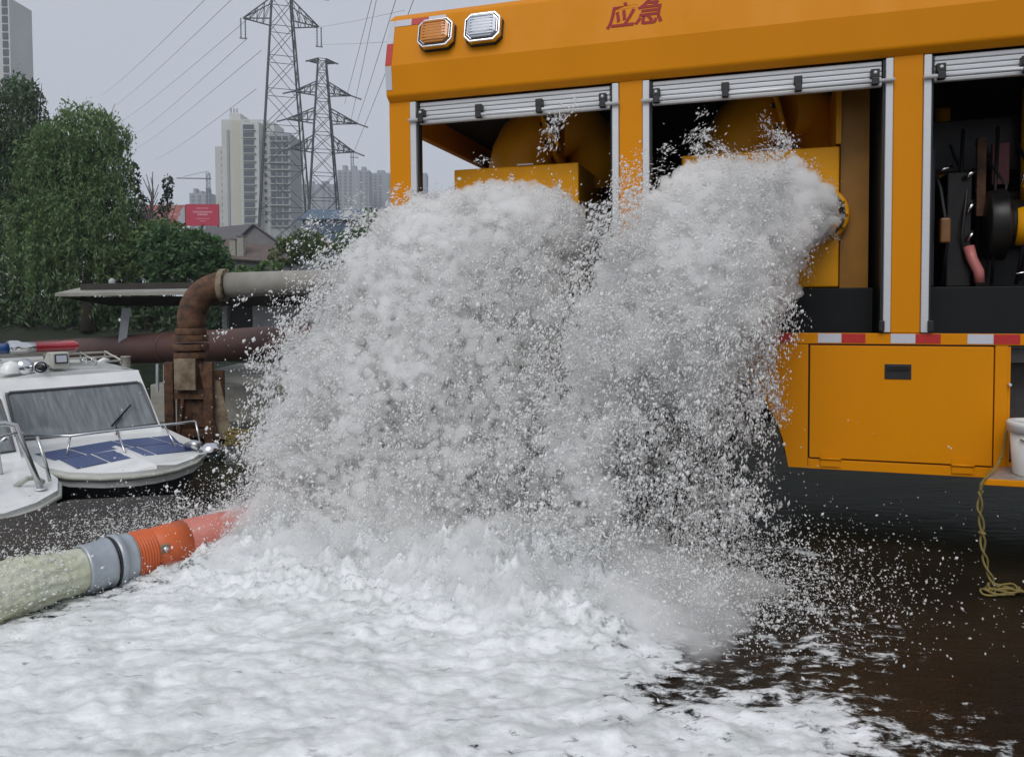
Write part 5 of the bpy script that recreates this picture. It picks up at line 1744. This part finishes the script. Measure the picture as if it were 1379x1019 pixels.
mp_, mr_ = [], []
for key in ('right', 'left'):
    Pm, Um, tm, _ = flight(44000, outlets[key], 0.86, 0.02)
    Pm = to_world(Pm)
    Pm = Pm + np.stack([pnoise(Pm * 3 + 3), pnoise(Pm * 3 + 23), pnoise(Pm * 3 + 43)], 1) * 0.08 + np.stack([pnoise(Pm * 11 + 3), pnoise(Pm * 11 + 23), pnoise(Pm * 11 + 43)], 1) * 0.05
    dn = near_count(Pm, 0.10)
    lo_ = np.percentile(dn, 24)
    # holes drift through the sheet
    hole = fbm(Pm * (2.6, 2.6, 1.7) + (5 if key == 'left' else 9), 3, 0.55)
    zf = np.clip(Pm[:, 2] / 1.9, 0, 1)
    thr_ = lo_ * (zf if key == 'right' else 0.12 + 0.88 * zf ** 1.5)
    thr_ = np.where((key == 'right') & (Pm[:, 0] > 0.75), np.maximum(thr_, 0.8 * lo_), thr_)
    if key == 'right':                                  # the outer foot of this jet is thin enough to see the wheel arch through
        sa = np.clip((Pm[:, 0] + 0.45 * hole - 0.42) / 0.5, 0, 1) * np.clip((1.45 - Pm[:, 2] + 0.5 * hole) / 0.75, 0, 1)
        thr_ = thr_ + 3.0 * lo_ * sa * sa * (3 - 2 * sa)
    ok = (Pm[:, 2] > 0.06) & (dn * (1 + 0.9 * hole) > thr_)
    mp_.append(Pm[ok]); mr_.append(np.clip(0.024 + 0.030 * (dn[ok] / (lo_ * 3.0)), 0.026, 0.058) * rng.uniform(0.7, 1.15, ok.sum()))
Pm = np.concatenate(mp_); rm = np.concatenate(mr_)
me = points_to_mesh('water_jet', Pm, rm, 0.018)
nv = len(me.vertices)
co = np.empty(nv * 3, np.float32); me.vertices.foreach_get('co', co); co = co.reshape(-1, 3).astype(np.float64)
nr = np.empty(nv * 3, np.float32); me.vertices.foreach_get('normal', nr); nr = nr.reshape(-1, 3)
co = co + nr * (0.044 * fbm(co * 19, 4, 0.75))[:, None]
me.vertices.foreach_set('co', co.astype(np.float32).ravel()); me.update()
me.materials.clear(); me.materials.append(mist_mat('aerated_water', 21.0, (0.9995, 0.9995, 0.9985))); me.name = 'water_jet'
tag(link('water_jet', me), 'dense white body of the water gushing from the truck to the ground', 'water jet', kind='stuff')
print('MIST', nv)


def seg_d(X, Y, a, b):
    ex, ey = b[0] - a[0], b[1] - a[1]
    t = np.clip(((X - a[0]) * ex + (Y - a[1]) * ey) / (ex * ex + ey * ey), 0, 1)
    return np.hypot(X - a[0] - t * ex, Y - a[1] - t * ey)


# the low bank of mist where the water lands: a rolling mound that thins to nothing at its rim
def mist_mound(name, segs, hgt, wid, density, label, box, step=0.022):
    gx = np.arange(box[0], box[1], step); gy = np.arange(box[2], box[3], step)
    GX, GY = np.meshgrid(gx, gy); X, Y = GX.ravel(), GY.ravel()
    d = np.min([seg_d(X, Y, a, b) for a, b in segs], axis=0)
    p = np.stack([X, Y, 0 * X + len(name)], 1)
    w = wid * (1 + 0.55 * fbm(p * 2.1, 3, 0.6))
    e = np.clip(1 - (d / w) ** 2, 0, 1) ** 1.3
    h = e * hgt * (1 + 0.80 * fbm(p * (3.0, 3.4, 1) + 7, 4, 0.6) + 0.30 * fbm(p * 12, 4, 0.6))
    h = np.maximum(h, 0)
    nx, ny = len(gx), len(gy)
    top = np.stack([X, Y, 0.010 + h], 1); bot = np.stack([X, Y, 0 * X + 0.0098], 1)
    ii = np.arange(nx * ny).reshape(ny, nx)
    Ft = np.stack([ii[:-1, :-1], ii[:-1, 1:], ii[1:, 1:], ii[1:, :-1]], -1).reshape(-1, 4)
    Ft = Ft[h[Ft].max(1) > 1e-5]
    Fb = Ft[:, ::-1] + nx * ny
    me = mesh_np(name, np.concatenate([top, bot]), np.concatenate([Ft, Fb]), True)
    me.materials.append(mist_mat(name + '_air', density, (0.998, 0.998, 0.998)))
    return tag(link(name, me), label, 'mist', kind='stuff')


mist_mound('ground_mist', [((-1.55, 4.78), (-0.9, 4.50)), ((-0.9, 4.50), (0.1, 4.15)), ((0.1, 4.15), (0.6, 4.05))], 0.31, 0.72, 13.0, 'soft white mist low over the foam where the water lands', (-2.9, 2.0, 3.2, 5.6))

# splash crowns torn up where the water strikes
A_ = np.array([(-1.75, 4.72), (-0.9, 4.42), (0.1, 4.02), (0.85, 3.95)])
m = 210
s_ = rng.random(m) * 3; k_ = np.minimum(s_.astype(int), 2); fr_ = (s_ - k_)[:, None]
Cc = A_[k_] * (1 - fr_) + A_[k_ + 1] * fr_ + rng.normal(0, 0.16, (m, 2))
ang = rng.uniform(0, 2 * math.pi, m)
hv_ = np.abs(rng.normal(0.6, 0.5, m)); vz_ = rng.uniform(0.9, 2.7, m)
Vj = np.stack([np.cos(ang) * hv_, np.sin(ang) * hv_ - 0.25, vz_], 1)
ij = np.repeat(np.arange(m), 8)
tj = (rng.uniform(0.05, 1.3, m) * vz_ / GR)[ij] + rng.uniform(0, 0.07, len(ij))
vj = Vj[ij] + rng.normal(size=(len(ij), 3)) * 0.12
Pj = np.concatenate([Cc[ij], 0.05 * np.ones((len(ij), 1))], 1) + vj * tj[:, None]; Pj[:, 2] -= 0.5 * GR * tj * tj
Uj = vj.copy(); Uj[:, 2] -= GR * tj
ok = Pj[:, 2] > 0.04
wd_ = 0.3 + 0.5 * rng.random(ok.sum())
o = scatter_strands('splash_crown', Pj[ok], Uj[ok], np.stack([wd_, wd_, 0.6 + 0.6 * rng.random(ok.sum())], 1))
tag(o, 'torn crowns of water thrown up from the foam at the foot of the jets', 'splash', kind='stuff')

# ------------------------------------------------------------------ foam spreading over the quay
FP = np.array([(-4.2, 1.9), (-4.2, 3.0), (-3.0, 3.55), (-2.6, 3.85), (-2.3, 4.2), (-2.0, 4.7), (-1.75, 5.2), (-1.2, 5.7), (0, 5.0), (0.8, 4.5), (1.32, 4.2), (1.02, 3.78), (1.02, 3.6), (1.25, 3.3), (1.15, 2.9), (1.30, 2.5), (1.40, 1.9)])


def poly_sd(X, Y, poly):
    n = len(poly)
    d = np.full(X.shape, 1e9); inside = np.zeros(X.shape, bool)
    for i in range(n):
        (x0, y0), (x1, y1) = poly[i], poly[(i + 1) % n]
        ex, ey = x1 - x0, y1 - y0
        t = np.clip(((X - x0) * ex + (Y - y0) * ey) / (ex * ex + ey * ey), 0, 1)
        d = np.minimum(d, np.hypot(X - x0 - t * ex, Y - y0 - t * ey))
        c = ((y0 > Y) != (y1 > Y)) & (X < (x1 - x0) * (Y - y0) / (y1 - y0 + 1e-12) + x0)
        inside ^= c
    return np.where(inside, d, -d)


def foam_field(X, Y):
    p = np.stack([X, Y, 0 * X], 1)
    sd = poly_sd(X, Y, FP)
    warp = np.stack([pnoise(p * 1.7 + 5), pnoise(p * 1.7 + 9), 0 * X], 1) * 0.25
    rt = np.clip((X + 0.4) / 1.2, 0, 1); rt = rt * rt * (3 - 2 * rt)
    cover = sd * (1.5 - 0.95 * rt) + (0.75 + 0.35 * rt) * fbm((p + warp) * (1.3, 2.4, 1), 5, 0.55)
    imp = np.exp(-(seg_d(X, Y, (-1.55, 4.65), (0.2, 4.05)) / 0.46) ** 2) + 0.5 * np.exp(-(seg_d(X, Y, (0.2, 4.05), (0.9, 3.95)) / 0.30) ** 2)
    big = fbm((p + warp * 0.6) * (2.2, 3.6, 1), 4, 0.5)
    lump = fbm((p + warp * 0.4) * (6.5, 9.0, 1), 4, 0.6, billow=True)
    fine = fbm(p * (24, 30, 1), 3, 0.6, billow=True)
    f = np.clip(cover * 1.2 + 0.35, 0, 1)
    h = f * (0.035 + 0.062 * big + 0.022 * lump + 0.005 * fine + imp * (0.20 + 0.16 * lump + 0.05 * fine)) + 0.0 * f
    return cover, h, imp


step = 0.0145
gx = np.arange(-3.6, 1.9, step); gy = np.arange(2.15, 6.0, step)
GX, GY = np.meshgrid(gx, gy)
cover, h, imp = foam_field(GX.ravel(), GY.ravel())
Vf = np.stack([GX.ravel(), GY.ravel(), h + 0.004], 1)
nx, ny = len(gx), len(gy)
ii = np.arange(nx * ny).reshape(ny, nx)
Ff = np.stack([ii[:-1, :-1], ii[:-1, 1:], ii[1:, 1:], ii[1:, :-1]], -1).reshape(-1, 4)
cm = cover[Ff].max(1)
Ff = Ff[cm > -0.95]
me = mesh_np('foam', Vf, Ff, True)
a_ = me.attributes.new('cover', 'FLOAT', 'POINT'); a_.data.foreach_set('value', cover.astype(np.float32))


def foam_mat():
    m = bpy.data.materials.new('white_foam')
    m.use_nodes = True
    nt = m.node_tree
    L = nt.links.new
    b = nt.nodes['Principled BSDF']
    b.inputs['Base Color'].default_value = (0.80, 0.82, 0.84, 1)
    b.inputs['Roughness'].default_value = 0.5
    b.inputs['Subsurface Weight'].default_value = 0.0
    tc = nt.nodes.new('ShaderNodeTexCoord')
    mp = nt.nodes.new('ShaderNodeMapping'); mp.inputs['Scale'].default_value = (0.75, 1.35, 1); mp.inputs['Rotation'].default_value = (0, 0, R(14))
    L(tc.outputs['Object'], mp.inputs['Vector'])
    n1 = nt.nodes.new('ShaderNodeTexNoise'); n1.inputs['Scale'].default_value = 14; n1.inputs['Detail'].default_value = 9; n1.inputs['Roughness'].default_value = 0.70; n1.inputs['Distortion'].default_value = 0.25
    L(mp.outputs[0], n1.inputs['Vector'])
    at_ = nt.nodes.new('ShaderNodeAttribute'); at_.attribute_name = 'cover'
    ad = nt.nodes.new('ShaderNodeMath'); ad.operation = 'MULTIPLY_ADD'; ad.inputs[1].default_value = 3.3
    L(n1.outputs['Fac'], ad.inputs[0])
    sc_ = nt.nodes.new('ShaderNodeMath'); sc_.operation = 'SUBTRACT'; sc_.inputs[1].default_value = 1.68
    L(at_.outputs['Fac'], sc_.inputs[0]); L(sc_.outputs[0], ad.inputs[2])
    mr = nt.nodes.new('ShaderNodeMapRange'); mr.interpolation_type = 'SMOOTHSTEP'
    mr.inputs['From Min'].default_value = -0.12; mr.inputs['From Max'].default_value = 0.40
    L(ad.outputs[0], mr.inputs['Value'])
    # thin foam tinted grey green; its contrast also stands in for ripple shading
    n4 = nt.nodes.new('ShaderNodeTexNoise'); n4.inputs['Scale'].default_value = 6.5; n4.inputs['Detail'].default_value = 8; n4.inputs['Roughness'].default_value = 0.7; n4.inputs['Distortion'].default_value = 0.5
    L(mp.outputs[0], n4.inputs['Vector'])
    rp = nt.nodes.new('ShaderNodeValToRGB')
    rp.color_ramp.elements[0].position, rp.color_ramp.elements[1].position = 0.36, 0.60
    rp.color_ramp.elements[0].color = (0.54, 0.565, 0.56, 1); rp.color_ramp.elements[1].color = (0.82, 0.835, 0.85, 1)
    L(n4.outputs['Fac'], rp.inputs['Fac']); L(rp.outputs[0], b.inputs['Base Color'])
    n5 = nt.nodes.new('ShaderNodeTexNoise'); n5.inputs['Scale'].default_value = 15; n5.inputs['Detail'].default_value = 4; n5.inputs['Distortion'].default_value = 0.8
    mp5 = nt.nodes.new('ShaderNodeMapping'); mp5.inputs['Scale'].default_value = (0.6, 1.9, 1); mp5.inputs['Rotation'].default_value = (0, 0, R(8)); mp5.inputs['Location'].default_value = (3, 7, 0)
    L(tc.outputs['Object'], mp5.inputs['Vector']); L(mp5.outputs[0], n5.inputs['Vector'])
    hr_ = nt.nodes.new('ShaderNodeMapRange'); hr_.interpolation_type = 'SMOOTHSTEP'
    hr_.inputs['From Min'].default_value = 0.63; hr_.inputs['From Max'].default_value = 0.78; hr_.inputs['To Min'].default_value = 1.0; hr_.inputs['To Max'].default_value = 0.45
    L(n5.outputs['Fac'], hr_.inputs['Value'])
    mh = nt.nodes.new('ShaderNodeMath'); mh.operation = 'MULTIPLY'
    L(mr.outputs[0], mh.inputs[0]); L(hr_.outputs[0], mh.inputs[1])
    tr = nt.nodes.new('ShaderNodeBsdfTransparent')
    ms = nt.nodes.new('ShaderNodeMixShader')
    L(mh.outputs[0], ms.inputs[0]); L(tr.outputs[0], ms.inputs[1]); L(b.outputs[0], ms.inputs[2])
    L(ms.outputs[0], nt.nodes['Material Output'].inputs['Surface'])
    n2 = nt.nodes.new('ShaderNodeTexNoise'); n2.inputs['Scale'].default_value = 42; n2.inputs['Detail'].default_value = 6; n2.inputs['Roughness'].default_value = 0.7
    L(mp.outputs[0], n2.inputs['Vector'])
    bp = nt.nodes.new('ShaderNodeBump'); bp.inputs['Distance'].default_value = 0.015; bp.inputs['Strength'].default_value = 0.35
    L(n2.outputs['Fac'], bp.inputs['Height']); L(bp.outputs[0], b.inputs['Normal'])
    return m


me.materials.append(foam_mat())
tag(link('foam', me), 'sheet of white foam rushing over the flooded quay in the foreground', 'foam', kind='stuff')

# drops thrown up where the water strikes, and crumbs of foam on the surface
n = 42000
tt = rng.random(n)
A = np.array([(-1.75, 4.85), (-0.9, 4.55), (0.1, 4.15), (0.95, 4.02)])
s_ = tt * 3; k_ = np.minimum(s_.astype(int), 2); fr_ = (s_ - k_)[:, None]
Cc = A[k_] * (1 - fr_) + A[k_ + 1] * fr_
ang = rng.uniform(0, 2 * math.pi, n)
sp_ = np.abs(rng.normal(0, 0.85, n))
vz = np.abs(rng.normal(0, 1.7, n)) + 0.2
t = rng.random(n) * 2 * vz / GR
X = np.stack([Cc[:, 0] + rng.normal(0, 0.20, n) + np.cos(ang) * sp_ * t * 1.5, Cc[:, 1] + -0.05 + rng.normal(0, 0.20, n) + np.sin(ang) * sp_ * t * 1.2, 0.03 + vz * t - 0.5 * GR * t * t], 1)
U = np.stack([np.cos(ang) * sp_, np.sin(ang) * sp_, vz - GR * t], 1)
r_ = np.clip(rng.lognormal(math.log(0.0031), 0.5, n), 0.0013, 0.010)
V1, F1 = droplets(X, U + rng.normal(size=(n, 3)) * 0.4, r_, rng.uniform(1, 1.9, n))
# low spray skimming right over the dark wet ground, and left over the quay edge
n = 9000
X = np.stack([0.9 + np.abs(rng.normal(0, 0.45, n)), 4.1 + rng.normal(0, 0.32, n) - 0.1, np.abs(rng.normal(0, 0.16, n))], 1)
nl = 15000
Xl = np.stack([-1.6 - np.abs(rng.normal(0, 0.75, nl)), 4.9 + rng.normal(0, 0.5, nl), np.abs(rng.normal(0, 0.07, nl))], 1)  # drops here also stand in for glitter on the wet paving
# far stragglers lying under the skirt
Xs = np.stack([rng.uniform(0.7, 2.4, 700), rng.uniform(3.3, 4.6, 700), np.abs(rng.normal(0, 0.22, 700))], 1)
X = np.concatenate([X, Xl, Xs]); n = len(X)
V2, F2 = droplets(X, rng.normal(size=(n, 3)), np.clip(rng.lognormal(math.log(0.0026), 0.5, n), 0.0011, 0.008), rng.uniform(1, 2.2, n))
me = mesh_np('splash_drops', np.concatenate([V1, V2]), np.concatenate([F1, F2 + len(V1)]), True); me.materials.append(M['drops'])
tag(link('splash_drops', me), 'low cloud of drops thrown up where the water strikes the ground', 'splash', kind='stuff')

# ------------------------------------------------------------------ delivery hose on the ground and its own stream
hd = Vector((0.60, 0.80, 0)).normalized()
ho = Vector((-2.30, 4.02, 0.145))
hs_ = thing('discharge_hose', 'orange ribbed hose with a galvanised steel coupling lying in the foam', 'hose', ho, (0, 0, math.atan2(hd.y, hd.x)))
hs_.scale = (0.80, 0.80, 0.80)
MB().lathe([(0.150, 0.02), (0.150, 0.0), (0.165, 0.0), (0.166, 0.02), (0.163, 0.03), (0.168, 0.14), (0.176, 0.16), (0.176, 0.175), (0.15, 0.18), (0.146, 0.02)], (0, 0, 0), (1, 0, 0), 40).build('coupling', M['galv'], hs_)
MB().ring((0.19, 0, 0), (1, 0, 0), 0.171, 0.008, 40, 6).build('coupling_seal', M['black'], hs_)
MB().lathe([(0.150, 0.198), (0.182, 0.20), (0.186, 0.215), (0.186, 0.235), (0.172, 0.245), (0.168, 0.29), (0.172, 0.30), (0.172, 0.32), (0.15, 0.325)], (0, 0, 0), (1, 0, 0), 40).build('clamp_flange', M['galv'], hs_)
prof = []
for k in range(7):
    x = 0.322 + 0.020 * k
    prof += [(0.160, x), (0.170, x + 0.007), (0.170, x + 0.012), (0.160, x + 0.018)]
MB().lathe(prof, (0, 0, 0), (1, 0, 0), 36).build('ribbed_sleeve', M['hose_orange'], hs_)
MB().tube([(0.455, 0, 0), (0.58, 0, 0.003), (0.72, 0.0, 0.005)], [0.160, 0.163, 0.165], 32).build('hose_body', M['hose_orange'], hs_)
MB().tube([(0.72, 0, 0.005), (1.05, -0.03, 0.0), (1.5, -0.1, -0.02), (2.2, -0.2, -0.03)], [0.164, 0.16, 0.158, 0.15], 28).build('hose_tail', M['hose_pink'], hs_)
MB().box(0.47, 0.53, -0.160, -0.135, -0.02, 0.075).build('clamp_lug', M['rust_pale'], hs_, 0.006)
MB().lathe([(0.018, 0), (0.018, 0.02), (0.0, 0.022)], (0.50, -0.160, 0.045), (0, -1, 0), 8).build('clamp_bolt', M['chrome'], hs_)
# the stream out of the hose
ns, nc = 150, 72
path = [Vector((-2.28, 4.047, 0.145)), Vector((-2.43, 3.85, 0.146)), Vector((-2.57, 3.67, 0.130)), Vector((-2.73, 3.47, 0.09)), Vector((-2.93, 3.23, 0.03)), Vector((-3.2, 2.89, -0.06))]
Vs = []
for i in range(ns):
    s = i / (ns - 1) * (len(path) - 1); k = min(int(s), len(path) - 2)
    c = path[k].lerp(path[k + 1], s - k)
    d = (path[k + 1] - path[k]).normalized()
    sd_ = Vector((0, 0, 1)).cross(d).normalized(); up = d.cross(sd_)
    r0 = 0.116 + 0.030 * min(1, i / 50)
    for j in range(nc):
        a = 2 * math.pi * j / nc
        Vs.append(c + sd_ * math.cos(a) * r0 * (1 + 0.12 * i / ns) + up * math.sin(a) * r0 * (1 - 0.1 * i / ns))
Vs = np.array([tuple(p) for p in Vs])
axis_s = np.repeat(np.arange(ns) / ns, nc)
cen = np.repeat(Vs.reshape(ns, nc, 3).mean(1), nc, 0)
nrm = Vs - cen; nrm /= np.linalg.norm(nrm, axis=1)[:, None]
along = (cen - cen[0]) @ np.array([-0.60, -0.80, 0])
q = np.stack([along * 2.4, nrm[:, 2] * 3.0 + nrm[:, 0], nrm[:, 0] * 3.0], 1)
dsp = (0.040 * fbm(q, 3, 0.6) + 0.020 * fbm(q * 3.0, 4, 0.65, billow=True) + 0.010 * fbm(q * 9, 2, 0.6, billow=True)) * np.minimum(1, 0.15 + along * 4.0)
Vs = Vs + nrm * dsp[:, None]
ii = np.arange(ns * nc).reshape(ns, nc)
jj = np.roll(ii, -1, axis=1)
Fs = np.stack([ii[:-1], jj[:-1], jj[1:], ii[1:]], -1).reshape(-1, 4)
me = mesh_np('hose_stream', Vs, Fs, True)
me.materials.append(mat('turbid_stream', (0.66, 0.68, 0.50), 0.2, translucent=0.25, var=0.75, var_scale=7, var_color=(0.80, 0.81, 0.72), bump=0.5, bump_scale=38))
tag(link('hose_stream', me), 'thick pale greenish stream of water pouring from the steel hose coupling', 'water stream', kind='stuff')
n = 5000
k_ = rng.integers(0, ns * nc, n)
X = Vs[k_] + nrm[k_] * np.abs(rng.normal(0, 0.022, n))[:, None] + rng.normal(0, 0.008, (n, 3)) + np.stack([0 * along[k_], 0 * along[k_], 0 * along[k_]], 1)
okk = (along[k_] > 0.12) & (nrm[k_][:, 2] > -0.3)
V, F_ = droplets(X[okk], np.array([(-0.60, -0.80, 0)]) + rng.normal(size=(okk.sum(), 3)) * 0.4, np.clip(rng.lognormal(math.log(0.003), 0.4, okk.sum()), 0.001, 0.007), rng.uniform(1, 2.4, okk.sum()))
me = mesh_np('stream_drops', V, F_, True); me.materials.append(M['drops'])
tag(link('stream_drops', me), 'loose drops flying off the hose stream', 'splash', kind='stuff')
